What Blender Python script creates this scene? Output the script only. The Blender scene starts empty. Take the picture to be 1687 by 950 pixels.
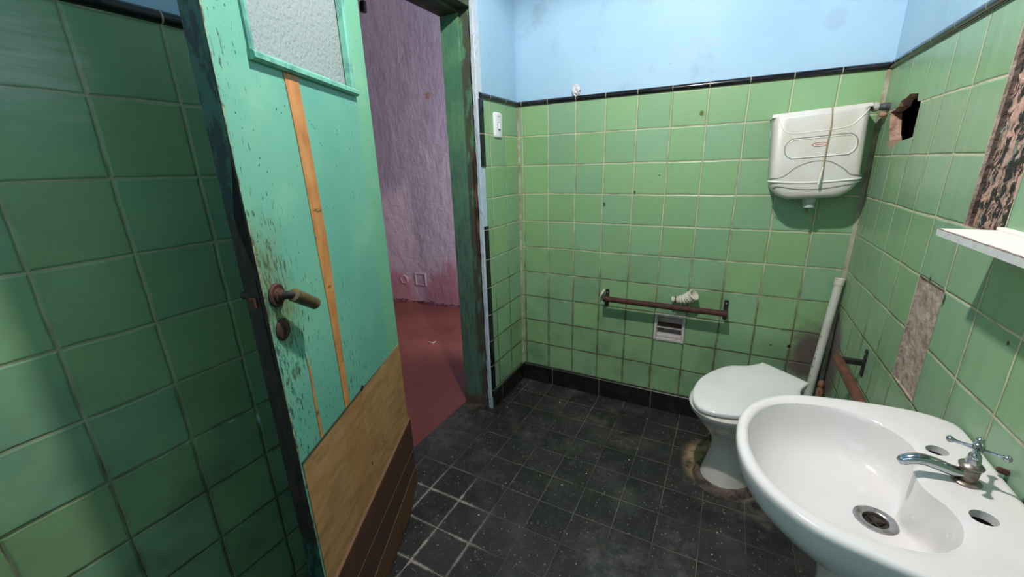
import bpy, bmesh, math, random
from mathutils import Vector, Matrix
from math import sin, cos, pi, radians
random.seed(7)
SC = bpy.context.scene
COL = SC.collection

# ------------------------------------------------------------ camera, light, exposure
F_PX = 664.43
cam_d = bpy.data.cameras.new('camera'); cam = bpy.data.objects.new('camera', cam_d); COL.objects.link(cam)
right = Vector((0.8841, 0.4664, -0.0275)); down = Vector((0.1128, -0.2703, -0.9561)); fwd = Vector((-0.4534, 0.8423, -0.2916))
right.normalize(); fwd = (fwd - right * fwd.dot(right)).normalized(); up = right.cross(fwd)
m = Matrix((right, up, -fwd)).transposed().to_4x4(); m.translation = Vector((1.0303, -2.0865, 1.3113))
cam.matrix_world = m
cam_d.sensor_fit = 'HORIZONTAL'; cam_d.sensor_width = 36.0; cam_d.lens = 36.0 * F_PX / 1687.0; cam_d.clip_start = 0.01
SC.camera = cam

SC.view_settings.view_transform = 'Standard'; SC.view_settings.look = 'None'
SC.view_settings.gamma = 1.0; SC.view_settings.use_curve_mapping = False
SC.view_settings.exposure = 0.0

world = bpy.data.worlds.new('world'); SC.world = world; world.use_nodes = True
world.node_tree.nodes['Background'].inputs[0].default_value = (0.6, 0.7, 0.8, 1)
world.node_tree.nodes['Background'].inputs[1].default_value = 0.02

def lamp(name, kind, loc, power, col=(1, 1, 1), size=0.03, rot=None, size_y=None):
    l = bpy.data.lights.new(name, kind); l.energy = power; l.color = col
    if kind == 'POINT': l.shadow_soft_size = size
    if kind == 'AREA':
        l.size = size
        if size_y: l.shape = 'RECTANGLE'; l.size_y = size_y
    o = bpy.data.objects.new(name, l); COL.objects.link(o); o.location = loc
    if rot: o.rotation_euler = rot
    return o
lb = lamp('ceiling_lamp', 'SPOT', (0.765, -1.255, 2.36), 98, (1.0, 0.945, 0.905))
lb.data.spot_size = radians(172); lb.data.spot_blend = 0.25; lb.data.shadow_soft_size = 0.03              # bare ceiling bulb of the bathroom
lamp('hall_daylight', 'AREA', (0.9, 0.50, 1.45), 58, (0.90, 0.90, 1.0), 0.7, (0, radians(90), 0), 0.7)  # daylight reaching the hall from its right end
lamp('rear_fill', 'AREA', (0.55, -2.86, 1.95), 3.2, (0.86, 0.93, 1.0), 0.9, (radians(90), 0, 0), 0.7)  # weak fill added behind the camera; no window is built there

# ------------------------------------------------------------ mesh helpers
def tag(o, label=None, cat=None, group=None, kind=None):
    if label: o['label'] = label
    if cat: o['category'] = cat
    if group: o['group'] = group
    if kind: o['kind'] = kind
    return o
def thing(name, label, cat, loc=(0, 0, 0), group=None):
    o = bpy.data.objects.new(name, None); COL.objects.link(o); o.location = loc; o.empty_display_size = 0.05
    return tag(o, label, cat, group)
def obj(name, bm, mats, parent=None, smooth=False, angle=40):
    me = bpy.data.meshes.new(name)
    bmesh.ops.recalc_face_normals(bm, faces=bm.faces[:])
    if smooth:
        for f in bm.faces: f.smooth = True
        for e in bm.edges:
            if len(e.link_faces) == 2 and e.calc_face_angle(0) > radians(angle): e.smooth = False
    bm.to_mesh(me); bm.free()
    if not isinstance(mats, (list, tuple)): mats = [mats]
    for x in mats: me.materials.append(x)
    o = bpy.data.objects.new(name, me); COL.objects.link(o)
    if parent:
        o.parent = parent
        w = parent.location if parent.parent is None else parent.location + parent.parent.location
        o.location = -w            # meshes are written in world coordinates
    return o
def box(bm, x0, x1, y0, y1, z0, z1, mi=0, bev=0, seg=2):
    r = bmesh.ops.create_cube(bm, size=1.0)
    vs = r['verts']
    for v in vs:
        v.co = Vector(((x0 + x1) / 2 + v.co.x * (x1 - x0), (y0 + y1) / 2 + v.co.y * (y1 - y0), (z0 + z1) / 2 + v.co.z * (z1 - z0)))
    fs = set(f for v in vs for f in v.link_faces)
    for f in fs: f.material_index = mi
    if bev:
        es = list(set(e for v in vs for e in v.link_edges))
        r = bmesh.ops.bevel(bm, geom=es, offset=bev, segments=seg, affect='EDGES', profile=0.5)
        for f in r['faces']: f.material_index = mi
    return bm
def BM(): return bmesh.new()
def B(*a, **k): return box(BM(), *a, **k)
def ring(bm, pts): return [bm.verts.new(p) for p in pts]
def bridge(bm, a, b, mi=0, closed=True):
    n = len(a)
    for i in range(n if closed else n - 1):
        j = (i + 1) % n
        f = bm.faces.new((a[i], a[j], b[j], b[i])); f.material_index = mi
def cap(bm, a, mi=0):
    f = bm.faces.new(a); f.material_index = mi; return f
def frame_for(t):
    t = t.normalized(); a = Vector((0, 0, 1)) if abs(t.z) < 0.9 else Vector((1, 0, 0))
    u = t.cross(a).normalized(); return u, t.cross(u).normalized()
def tube(bm, path, rad, n=16, mi=0, caps=True):
    path = [Vector(p) for p in path]; rs = rad if isinstance(rad, (list, tuple)) else [rad] * len(path)
    prev = None; u = None
    first = None
    for i, p in enumerate(path):
        t = (path[min(i + 1, len(path) - 1)] - path[max(i - 1, 0)])
        if t.length < 1e-9: t = Vector((0, 0, 1))
        t.normalize()
        if u is None: u, w = frame_for(t)
        else:
            u = (u - t * u.dot(t)).normalized(); w = t.cross(u).normalized()
        r = ring(bm, [p + (u * cos(2 * pi * k / n) + w * sin(2 * pi * k / n)) * rs[i] for k in range(n)])
        if prev: bridge(bm, prev, r, mi)
        else: first = r
        prev = r
    if caps:
        cap(bm, first, mi); cap(bm, prev, mi)
    return bm
def lathe(bm, prof, origin, axis=(0, 0, 1), n=32, mi=0, cap0=True, cap1=True, sy=1.0):
    """prof: (radius, distance along axis)"""
    o = Vector(origin); ax = Vector(axis).normalized(); u, w = frame_for(ax)
    prev = None
    for r_, h in prof:
        r = ring(bm, [o + ax * h + (u * cos(2 * pi * k / n) + w * sin(2 * pi * k / n) * sy) * max(r_, 1e-5) for k in range(n)])
        if prev: bridge(bm, prev, r, mi)
        elif cap0: cap(bm, r, mi)
        prev = r
    if cap1: cap(bm, prev, mi)
    return bm
def sphere(bm, c, r, mi=0, n=16, sc=(1, 1, 1)):
    q = bmesh.ops.create_uvsphere(bm, u_segments=n, v_segments=max(8, n // 2 + 2), radius=1)
    for v in q['verts']: v.co = Vector((c[0] + v.co.x * r * sc[0], c[1] + v.co.y * r * sc[1], c[2] + v.co.z * r * sc[2]))
    for f in set(f for v in q['verts'] for f in v.link_faces): f.material_index = mi
    return bm
def prism(bm, pts3, depth, mi=0):
    """extrude a planar polygon (3D points) by a vector"""
    d = Vector(depth); a = ring(bm, [Vector(p) for p in pts3]); b = ring(bm, [Vector(p) + d for p in pts3])
    bridge(bm, a, b, mi); cap(bm, a, mi); cap(bm, b, mi); return bm
def spline(pts, closed=False, sub=8):
    pts = [Vector(p) for p in pts]; n = len(pts); out = []
    for i in range(n if closed else n - 1):
        if closed: p0, p1, p2, p3 = pts[i - 1], pts[i], pts[(i + 1) % n], pts[(i + 2) % n]
        else: p0, p1, p2, p3 = pts[max(i - 1, 0)], pts[i], pts[i + 1], pts[min(i + 2, n - 1)]
        for k in range(sub):
            t = k / sub
            out.append(0.5 * ((2 * p1) + (p2 - p0) * t + (2 * p0 - 5 * p1 + 4 * p2 - p3) * t * t + (3 * p1 - p0 - 3 * p2 + p3) * t ** 3))
    if not closed: out.append(pts[-1])
    return out
def setuv(o, fn):
    me = o.data; uv = me.uv_layers.get('UVMap') or me.uv_layers.new(name='UVMap')
    off = o.matrix_basis.translation
    base = Vector((0, 0, 0)); p = o.parent
    while p: base += p.location; p = p.parent
    for l in me.loops:
        c = me.vertices[l.vertex_index].co + off + base
        uv.data[l.index].uv = fn(c)
def cut(o, bm, mats):
    """boolean difference; the cut faces take the cutter's materials"""
    c = obj('cutter', bm, mats)
    md = o.modifiers.new('b', 'BOOLEAN'); md.operation = 'DIFFERENCE'; md.object = c; md.solver = 'EXACT'; md.material_mode = 'TRANSFER'
    bpy.context.view_layer.update()
    dg = bpy.context.evaluated_depsgraph_get()
    me = bpy.data.meshes.new_from_object(o.evaluated_get(dg), preserve_all_data_layers=True, depsgraph=dg)
    o.modifiers.clear(); o.data = me
    cm = c.data; bpy.data.objects.remove(c); bpy.data.meshes.remove(cm)

# ------------------------------------------------------------ material helpers
def lin(c):
    return tuple(((x / 255) / 12.92 if x / 255 <= 0.04045 else ((x / 255 + 0.055) / 1.055) ** 2.4) for x in c) + (1,)
class G:
    def __init__(s, name, rough=0.5, metal=0.0, spec=0.5):
        s.m = bpy.data.materials.new(name); s.m.use_nodes = True; s.t = s.m.node_tree; s.N = s.t.nodes; s.L = s.t.links
        s.b = s.N['Principled BSDF']; s.b.inputs['Roughness'].default_value = rough; s.b.inputs['Metallic'].default_value = metal
        s.b.inputs['Specular IOR Level'].default_value = spec
        s.tc = s.N.new('ShaderNodeTexCoord'); s.uv = s.tc.outputs['UV']; s.ob = s.tc.outputs['Object']
    def put(s, sock, v):
        if isinstance(v, bpy.types.NodeSocket): s.L.new(v, sock)
        else:
            try: sock.default_value = v
            except Exception: sock.default_value = tuple(v)[:3]
    def math(s, op, a, b=0.0, c=None, clamp=False):
        n = s.N.new('ShaderNodeMath'); n.operation = op; n.use_clamp = clamp
        s.put(n.inputs[0], a); s.put(n.inputs[1], b)
        if c is not None: s.put(n.inputs[2], c)
        return n.outputs[0]
    def vmath(s, op, a, b=(0, 0, 0)):
        n = s.N.new('ShaderNodeVectorMath'); n.operation = op; s.put(n.inputs[0], a)
        if op == 'SCALE': s.put(n.inputs[3], b)
        else: s.put(n.inputs[1], b)
        return n.outputs[0]
    def sep(s, v):
        n = s.N.new('ShaderNodeSeparateXYZ'); s.put(n.inputs[0], v); return n.outputs
    def comb(s, x, y, z=0.0):
        n = s.N.new('ShaderNodeCombineXYZ'); s.put(n.inputs[0], x); s.put(n.inputs[1], y); s.put(n.inputs[2], z); return n.outputs[0]
    def noise(s, v, scale, detail=3, rough=0.55, col=False):
        n = s.N.new('ShaderNodeTexNoise'); s.put(n.inputs['Vector'], v); n.inputs['Scale'].default_value = scale
        n.inputs['Detail'].default_value = detail; n.inputs['Roughness'].default_value = rough
        return n.outputs['Color' if col else 'Fac']
    def vor(s, v, scale, out='Distance'):
        n = s.N.new('ShaderNodeTexVoronoi'); s.put(n.inputs['Vector'], v); n.inputs['Scale'].default_value = scale; return n.outputs[out]
    def white(s, v, col=False):
        n = s.N.new('ShaderNodeTexWhiteNoise'); n.noise_dimensions = '3D'; s.put(n.inputs['Vector'], v); return n.outputs['Color' if col else 'Value']
    def ramp(s, v, a, b, lo=0.0, hi=1.0):
        n = s.N.new('ShaderNodeMapRange'); n.interpolation_type = 'SMOOTHSTEP'
        s.put(n.inputs[0], v); s.put(n.inputs[1], a); s.put(n.inputs[2], b); s.put(n.inputs[3], lo); s.put(n.inputs[4], hi); return n.outputs[0]
    def mix(s, f, a, b, mode='MIX'):
        n = s.N.new('ShaderNodeMix'); n.data_type = 'RGBA'; n.blend_type = mode
        s.put(n.inputs[0], f); s.put(n.inputs[6], a); s.put(n.inputs[7], b); return n.outputs[2]
    def scl(s, v, x, y, z=1.0): return s.vmath('MULTIPLY', v, (x, y, z))
    def bump(s, h, dist=0.002, strength=1.0):
        n = s.N.new('ShaderNodeBump'); n.inputs['Distance'].default_value = dist; n.inputs['Strength'].default_value = strength
        s.put(n.inputs['Height'], h); s.L.new(n.outputs[0], s.b.inputs['Normal'])
    def col(s, c): s.put(s.b.inputs['Base Color'], c)
    def rough(s, r): s.put(s.b.inputs['Roughness'], r)
    def spot(s, v, u0, v0, r, wob=0.6, soft=0.35, sx=1.0, sy=1.0, nscale=None):
        """irregular blob mask around a UV position"""
        d = s.vmath('SUBTRACT', v, (u0, v0, 0)); d = s.scl(d, 1 / sx, 1 / sy, 0)
        n = s.N.new('ShaderNodeVectorMath'); n.operation = 'LENGTH'; s.put(n.inputs[0], d); L = n.outputs[1]
        w = s.math('MULTIPLY', s.math('SUBTRACT', s.noise(v, nscale or 1.2 / r, 3), 0.5), wob * r * 2)
        return s.ramp(s.math('ADD', L, w), r * (1 - soft), r * (1 + soft), 1.0, 0.0)

def grid(g, uv, T, wob=0.0012, lw=(0.0014, 0.0026), only_u=False, rowshift=None):
    n = g.noise(uv, 9.0, 2, col=True); dv = g.vmath('SCALE', g.vmath('SUBTRACT', n, (0.5, 0.5, 0.5)), wob * 6)
    p = g.vmath('ADD', uv, dv); x, y, _ = g.sep(p)
    def dist(c):
        f = g.math('FRACT', g.math('DIVIDE', c, T)); return g.math('MULTIPLY', g.math('MINIMUM', f, g.math('SUBTRACT', 1.0, f)), T)
    du = dist(x); dd = du if only_u else g.math('MINIMUM', du, dist(y)); dd = g.math('ADD', dd, g.math('MULTIPLY', g.math('SUBTRACT', g.noise(uv, 55.0, 3), 0.5), 0.0022 if wob > 0.001 else 0.0008))
    if only_u: idv = g.comb(g.math('FLOOR', g.math('DIVIDE', x, T)), 3.0)
    else: idv = g.comb(g.math('FLOOR', g.math('DIVIDE', x, T)), g.math('FLOOR', g.math('DIVIDE', y, T)))
    return dd, idv, g.ramp(dd, lw[0], lw[1], 1.0, 0.0)

def tile_mat(name, base=(136, 174, 124), alt=(132, 170, 136), grout_hi=(196, 190, 158), grout_lo=(96, 84, 62), spots=(), seed=0, rough=0.30, streak=0.0, lw=(0.0014, 0.0028), grime=0.42):
    g = G(name, rough); uv = g.uv
    dd, idv, gm = grid(g, uv, 0.15, lw=lw)
    idv = g.vmath('ADD', idv, (seed, seed * 2, 0.5))
    w = g.white(idv); w2 = g.white(g.vmath('ADD', idv, (7, 3, 1)))
    c = g.mix(g.ramp(w2, 0.1, 1.0), lin(base), lin(alt))
    cl = g.noise(uv, 3.0, 4); c = g.mix(g.ramp(cl, 0.35, 0.7), c, g.mix(0.5, c, lin((138, 176, 122))))
    c = g.mix(1.0, c, g.mix(w, (0.93, 0.93, 0.93, 1), (1.05, 1.05, 1.05, 1)), 'MULTIPLY')
    fine = g.noise(uv, 40, 4); c = g.mix(1.0, c, g.mix(fine, (0.93, 0.93, 0.92, 1), (1.06, 1.06, 1.06, 1)), 'MULTIPLY')
    # dirt gathered beside the joints, more of it near the floor
    _, v, _ = g.sep(uv)
    low = g.ramp(g.math('ADD', v, g.math('MULTIPLY', g.noise(uv, 2.2, 3), 0.5)), 0.75, 1.75)
    halo = g.math('MULTIPLY', g.ramp(dd, 0.002, 0.012, 1.0, 0.0), g.math('ADD', 0.22, g.math('MULTIPLY', low, 0.6)))
    halo = g.math('MULTIPLY', halo, g.ramp(g.noise(uv, 14, 3), 0.3, 0.75))
    c = g.mix(halo, c, lin((70, 66, 40)))
    gr = g.math('MULTIPLY', low, g.ramp(g.noise(uv, 5.5, 4), 0.42, 0.75))
    c = g.mix(g.math('MULTIPLY', gr, grime), c, lin((68, 74, 54)))
    if streak:
        st = g.ramp(g.noise(g.scl(uv, 26, 1.6), 1.0, 3), 0.42, 0.72); c = g.mix(g.math('MULTIPLY', st, streak), c, lin((150, 186, 150)))
        st2 = g.ramp(g.noise(g.scl(uv, 34, 1.2, 2.0), 1.3, 3), 0.55, 0.8); c = g.mix(g.math('MULTIPLY', st2, streak), c, lin((60, 100, 66)))
    # small glaze chips
    ch = g.ramp(g.vor(g.vmath('ADD', uv, (0.3, 0.1, 0)), 13.0), 0.0, 0.035, 1.0, 0.0)
    ch = g.math('MULTIPLY', ch, g.ramp(g.noise(uv, 6.1, 2), 0.56, 0.6)); c = g.mix(g.math('MULTIPLY', ch, 0.7), c, lin((38, 60, 34)))
    gc = g.mix(g.ramp(g.math('ADD', low, g.math('MULTIPLY', g.math('SUBTRACT', g.noise(uv, 11, 3), 0.5), 1.3)), -0.1, 0.62), lin(grout_hi), lin(grout_lo))
    c = g.mix(gm, c, gc)
    ro = g.mix(gm, g.mix(gr, (rough,) * 3 + (1,), (0.5, 0.5, 0.5, 1)), (0.9, 0.9, 0.9, 1))
    h = g.math('SUBTRACT', g.math('ADD', g.ramp(dd, 0.001, 0.006), g.math('MULTIPLY', g.noise(uv, 16, 3), 0.35)), 0.0)
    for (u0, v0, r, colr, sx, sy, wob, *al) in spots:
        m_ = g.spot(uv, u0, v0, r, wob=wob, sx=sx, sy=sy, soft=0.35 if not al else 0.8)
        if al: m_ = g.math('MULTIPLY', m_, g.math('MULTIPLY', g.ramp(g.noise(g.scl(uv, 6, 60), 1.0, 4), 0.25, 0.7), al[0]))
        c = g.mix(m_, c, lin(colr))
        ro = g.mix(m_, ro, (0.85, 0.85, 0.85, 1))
        if r > 0.02: h = g.math('SUBTRACT', h, g.math('MULTIPLY', m_, g.noise(uv, 60, 4)))
    g.col(c); g.rough(ro); g.bump(h, 0.0016)
    return g.m

def paint_mat(name, c1, c2, scale=1.6, rough=0.75, bump=0.004, bscale=7, stains=(), stain_col=(120, 118, 112), stain_amt=0.35, streaky=None):
    g = G(name, rough); v = g.ob
    c = g.mix(g.ramp(g.noise(v, scale, 4), 0.3, 0.7), lin(c1), lin(c2))
    st = g.ramp(g.noise(v, 4.3, 5, 0.65), 0.55, 0.74); c = g.mix(g.math('MULTIPLY', st, stain_amt), c, lin(stain_col))
    sp = g.ramp(g.vor(v, 8.0), 0.0, 0.03, 1.0, 0.0); sp = g.math('MULTIPLY', sp, g.ramp(g.noise(v, 3.7, 2), 0.58, 0.6)); c = g.mix(sp, c, lin((50, 52, 52)))
    for (p, r, colr) in stains:
        d = g.N.new('ShaderNodeVectorMath'); d.operation = 'DISTANCE'; g.put(d.inputs[0], v); d.inputs[1].default_value = p
        L = g.math('ADD', d.outputs[1], g.math('MULTIPLY', g.math('SUBTRACT', g.noise(v, 1.5 / r, 3), 0.5), r * 1.2))
        c = g.mix(g.ramp(L, r * 0.6, r * 1.3, 1.0, 0.0), c, lin(colr))
    g.col(c)
    h = g.noise(v, bscale, 5, 0.6)
    if streaky: h = g.math('ADD', h, g.noise(g.scl(v, *streaky), 1.0, 5, 0.7))
    g.bump(h, bump); return g.m

def simple(name, c, rough=0.5, metal=0.0, c2=None, scale=20, lo=0.35, hi=0.7, bump=0.0, bscale=60, spec=0.5, det=4, stretch=(1, 1, 1)):
    g = G(name, rough, metal, spec); v = g.scl(g.ob, *stretch)
    g.col(g.mix(g.ramp(g.noise(v, scale, det, 0.6), lo, hi), lin(c), lin(c2)) if c2 else lin(c))
    if bump: g.bump(g.noise(v, bscale, 4), bump)
    return g.m

T0 = 1.607                                       # top row of tiles
uv_back = lambda c: (c.x, T0 - c.z)
uv_right = lambda c: (-0.534 - c.y, T0 - c.z)
uv_lnear = lambda c: (c.y + 1.88, T0 - c.z)
uv_lfar = lambda c: (c.y + 0.002, T0 - c.z)

M = {}
M['tile_back'] = tile_mat('tile_back', spots=[
    (0.877, 0.10, 0.009, (96, 104, 30), 1, 1.2, 0.5), (1.346, 1.126, 0.008, (24, 20, 16), 1, 1, 0.5), (1.276, 1.133, 0.004, (40, 40, 30), 1, 1, 0.5),
    (1.452, 1.16, 0.10, (98, 88, 80), 0.95, 1.5, 0.6), (0.46, 0.50, 0.006, (60, 96, 60), 1, 1.8, .8), (0.61, 0.44, 0.004, (30, 60, 34), 1, 2, .5), (0.72, 0.36, 0.003, (30, 60, 34), 1, 1, .5)])
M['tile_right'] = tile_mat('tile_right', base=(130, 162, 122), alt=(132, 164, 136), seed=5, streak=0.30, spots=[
    (-0.47, 1.14, 0.10, (112, 100, 96), 1.1, 1.9, 0.6), (-0.53, 1.16, 0.10, (44, 40, 38), 0.45, 2.8, 0.5), (-0.34, 0.262, 0.02, (168, 138, 116), 2.6, 0.6, 0.6),  # second spot: corner dirt, with the deep shade beside the pipe painted in
    (0.375, 0.94, 0.009, (150, 118, 110), 2, 2.2, 0.9), (0.31, 0.62, 0.005, (40, 62, 44), 1, 3, 1), (0.215, 0.615, 0.006, (44, 54, 36), 1, 4.5, 1), (0.57, 0.62, 0.004, (50, 50, 40), 1, 1, .5)])
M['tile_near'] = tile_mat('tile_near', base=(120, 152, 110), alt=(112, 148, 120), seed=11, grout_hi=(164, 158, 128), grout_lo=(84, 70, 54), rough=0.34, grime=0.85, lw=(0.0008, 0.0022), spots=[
    (0.30, 0.935, 0.006, (190, 200, 190), 0.7, 2.4, 1.2), (0.24, 0.905, 0.004, (150, 180, 160), 2, 1, 1), (0.075, 0.10, 0.07, (190, 196, 182), 1, 1.1, 0.7, 0.7)])  # last spot: pale reflection haze painted onto the tiles
M['tile_far'] = tile_mat('tile_far', seed=3)
g = G('black_tile', 0.16); _, idv, gm = grid(g, g.uv, 0.15, lw=(0.0010, 0.0022), only_u=True)
g.col(g.mix(gm, g.mix(g.ramp(g.noise(g.uv, 30, 4), 0.45, 0.8), lin((20, 19, 24)), lin((44, 42, 44))), lin((168, 158, 138)))); g.rough(g.mix(gm, (0.16,) * 3 + (1,), (0.8,) * 3 + (1,))); g.bump(g.math('SUBTRACT', 1.0, gm), 0.001)
M['black_tile'] = g.m
g = G('black_base', 0.42); _, idv, gm = grid(g, g.uv, 0.2925, lw=(0.0010, 0.0024), only_u=True)
g.col(g.mix(gm, g.mix(g.ramp(g.noise(g.uv, 12, 5), 0.45, 0.8), lin((20, 19, 18)), lin((52, 48, 42))), lin((120, 114, 104)))); g.bump(g.noise(g.uv, 40, 3), 0.0006)
M['black_base'] = g.m
M['blue'] = paint_mat('blue_paint', (152, 188, 212), (166, 200, 222), rough=0.7, bump=0.004, stains=[
    ((0.727, 0.0, 1.722), 0.006, (120, 84, 66)), ((0.48, 0.0, 1.70), 0.004, (60, 60, 60)), ((1.30, 0.0, 1.80), 0.04, (158, 190, 212)), ((1.49, -0.02, 1.85), 0.04, (156, 186, 210)), ((1.08, 0.0, 1.73), 0.04, (160, 194, 218))], stain_col=(132, 146, 158), stain_amt=0.45)
M['white_plaster'] = paint_mat('white_plaster', (196, 206, 212), (160, 184, 202), rough=0.85, bump=0.006, bscale=40)
M['pink'] = paint_mat('pink_paint', (208, 186, 192), (196, 176, 186), rough=0.6, bump=0.010, bscale=8, streaky=(7, 7, 2.5), stains=[((-1.35, 0.92, 1.9), 0.03, (190, 140, 120)), ((-1.9, 0.87, 0.1), 0.25, (186, 132, 140)), ((-1.3, 0.92, 0.12), 0.3, (186, 132, 140))], stain_amt=0.2)
M['ceiling'] = paint_mat('ceiling_paint', (196, 214, 226), (206, 220, 230))
g = G('red_floor', 0.45); c = g.mix(g.ramp(g.noise(g.ob, 2.5, 5), 0.3, 0.7), lin((108, 56, 48)), lin((122, 68, 58)))
c = g.mix(g.math('MULTIPLY', g.ramp(g.noise(g.ob, 9, 5), 0.5, 0.75), 0.4), c, lin((92, 50, 48))); c = g.mix(g.ramp(g.vor(g.ob, 14), 0.0, 0.04, 0.8, 0.0), c, lin((190, 160, 150)))
g.col(c); g.bump(g.noise(g.ob, 12, 4), 0.002); M['red_floor'] = g.m

g = G('terrazzo', 0.5)          # uv in metres, grid every 0.1475
uv = g.uv; dd, idv, gm = grid(g, uv, 0.1475, wob=0.0006, lw=(0.0006, 0.0018))
w = g.white(idv); c = g.mix(w, lin((26, 26, 26)), lin((40, 39, 38)))
c = g.mix(g.ramp(g.noise(uv, 5, 5, 0.65), 0.45, 0.8), c, lin((68, 67, 64)))
c = g.mix(g.math('MULTIPLY', g.ramp(g.noise(uv, 22, 5, 0.7), 0.5, 0.75), 0.5), c, lin((78, 74, 68)))
def chips(sc_, r, off, dens):
    p = g.vmath('ADD', uv, off); v_ = g.vor(p, sc_); wn = g.white(g.vmath('ADD', g.vor(p, sc_, 'Position'), off)); return g.math('MULTIPLY', g.ramp(v_, r * 0.7, r, 1.0, 0.0), g.math('LESS_THAN', wn, dens))
c = g.mix(g.math('MULTIPLY', chips(130, 0.32, (0, 0, 0), 0.36), 0.65), c, lin((92, 89, 82)))
c = g.mix(g.math('MULTIPLY', chips(70, 0.22, (3, 1, 0), 0.20), 0.8), c, lin((140, 135, 122)))
c = g.mix(chips(22, 0.085, (5, 2, 0), 0.25), c, lin((190, 184, 170)))
for (u0, v0, r, sx, sy, cc, am) in [(-0.30, -0.9, .05, 1, 1, (80, 76, 74), .4), (0.52, -0.27, .07, 1.6, .7, (98, 94, 90), .5), (0.72, -0.37, .06, 1.2, .8, (98, 94, 90), .5), (0.80, -1.0, .09, 1, 1, (104, 100, 96), .55), (1.0, -0.9, .08, .6, 1.4, (98, 96, 92), .5), (-0.12, -0.6, .12, .8, 1.6, (84, 80, 78), .7), (-0.1, -0.42, .06, 1.2, .8, (92, 78, 66), .7), (1.24, -0.56, .08, 1.0, 1.0, (88, 84, 82), .8)]:
    c = g.mix(g.math('MULTIPLY', g.math('MULTIPLY', g.spot(uv, u0 - .036, v0, r, wob=1.6, soft=0.8, sx=sx, sy=sy), g.ramp(g.noise(uv, 18, 5, 0.7), 0.35, 0.65)), am), c, lin(cc))
ringm = g.math('SUBTRACT', g.spot(uv, 1.112, -0.350, 0.180, wob=0.22, soft=0.12, nscale=8), g.spot(uv, 1.135, -0.335, 0.120, wob=0.2, soft=0.2, nscale=8), clamp=True)
c = g.mix(g.math('MULTIPLY', ringm, g.ramp(g.noise(uv, 16, 4), 0.25, 0.6)), c, lin((164, 138, 104)))
joint_w = g.math('MULTIPLY', g.spot(uv, 0.06, -1.18, 0.24, wob=0.7, soft=0.6), g.ramp(g.noise(uv, 4.5, 3), 0.3, 0.62, 0.25, 1.0))
dust = g.math('MULTIPLY', g.math('MULTIPLY', joint_w, g.ramp(dd, 0.0015, 0.009, 1.0, 0.0)), g.ramp(g.noise(uv, 26, 5, 0.7), 0.38, 0.62))
c = g.mix(dust, c, lin((178, 168, 156)))
gcol = g.mix(g.math('ADD', g.math('MULTIPLY', joint_w, 0.9), g.math('MULTIPLY', g.ramp(g.noise(uv, 3.2, 3), 0.4, 0.7), 0.45), clamp=True), lin((72, 69, 64)), lin((178, 170, 158)))
c = g.mix(gm, c, gcol)
g.col(c); g.rough(g.ramp(g.noise(uv, 6, 3), 0.3, 0.7, 0.42, 0.7)); g.bump(g.math('ADD', g.math('SUBTRACT', 1.0, gm), g.math('MULTIPLY', g.noise(uv, 30, 3), 0.3)), 0.0012); M['terrazzo'] = g.m

M['porcelain'] = None
def porc(name, c, dirt=0.0):
    g = G(name, 0.12); g.b.inputs['Coat Weight'].default_value = 0.0; g.b.inputs['Coat Roughness'].default_value = 0.05
    col = g.mix(g.ramp(g.noise(g.ob, 6, 3), 0.35, 0.7), lin(c), lin([x - 7 for x in c]))
    if dirt:
        sp = g.math('MULTIPLY', g.ramp(g.vor(g.ob, 26), 0.0, 0.05, 1.0, 0.0), g.ramp(g.noise(g.ob, 13, 2), 0.56, 0.6)); col = g.mix(sp, col, lin((90, 82, 74)))
    g.col(col); return g
M['porcelain'] = porc('porcelain', (226, 221, 219), 1).m
M['seat'] = porc('seat_plastic', (243, 240, 238), 0).m
g = porc('porcelain_old', (226, 220, 210), 1); M['porcelain_old'] = g.m
M['tank'] = simple('tank_plastic', (216, 214, 208), 0.4, c2=(208, 202, 188), scale=7)
M['tank_line'] = simple('tank_crease_shade', (150, 150, 138), 0.6)  # darker tank plastic: shade of the moulded lines put into the colour
M['grey_pvc'] = simple('grey_pvc', (84, 86, 90), 0.5, c2=(66, 66, 70), scale=40)
M['white_pvc'] = simple('white_pvc', (206, 208, 200), 0.4, c2=(188, 184, 166), scale=9)
M['cream_pvc'] = simple('cream_pvc', (214, 208, 192), 0.55, c2=(168, 150, 118), scale=45, lo=.45, hi=.8)
M['dark_pipe'] = simple('dark_band', (38, 34, 30), 0.5)
M['rust'] = simple('rust', (82, 46, 34), 0.75, c2=(50, 30, 24), scale=40, bump=.001, bscale=120)
M['rust_bright'] = simple('rust_bright', (106, 66, 46), 0.8, c2=(82, 50, 36), scale=30, bump=.001, bscale=120)
M['iron'] = simple('dark_iron', (40, 34, 32), 0.6, c2=(24, 20, 20), scale=40, bump=.0006)
M['screw'] = simple('screw_steel', (150, 146, 140), 0.45, metal=0.7)
M['chrome'] = simple('worn_chrome', (186, 190, 196), 0.16, metal=1.0, c2=(140, 138, 134), scale=60, lo=.5, hi=.8)
M['brass'] = simple('tarnished_brass', (138, 130, 120), 0.36, metal=0.8, c2=(100, 80, 66), scale=50, lo=.4, hi=.7, bump=.0006)
M['drain'] = simple('drain_metal', (168, 166, 166), 0.35, metal=0.7, c2=(116, 104, 98), scale=70, lo=.45, hi=.75, bump=.0006)
M['muck'] = simple('drain_muck', (62, 52, 40), 0.8, c2=(26, 22, 18), scale=90, bump=.002)
M['void'] = simple('dark_void', (10, 9, 8), 0.95)  # near-black colour stands in for the darkness inside holes and gaps
M['cement'] = simple('cement', (184, 164, 152), 0.95, c2=(134, 114, 104), scale=28, bump=.006, bscale=45, det=8)
M['cement_dark'] = simple('cement_dark', (112, 96, 86), 0.95, c2=(62, 54, 50), scale=34, bump=.008, bscale=50, det=8, stretch=(1, 1, 1))
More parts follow.
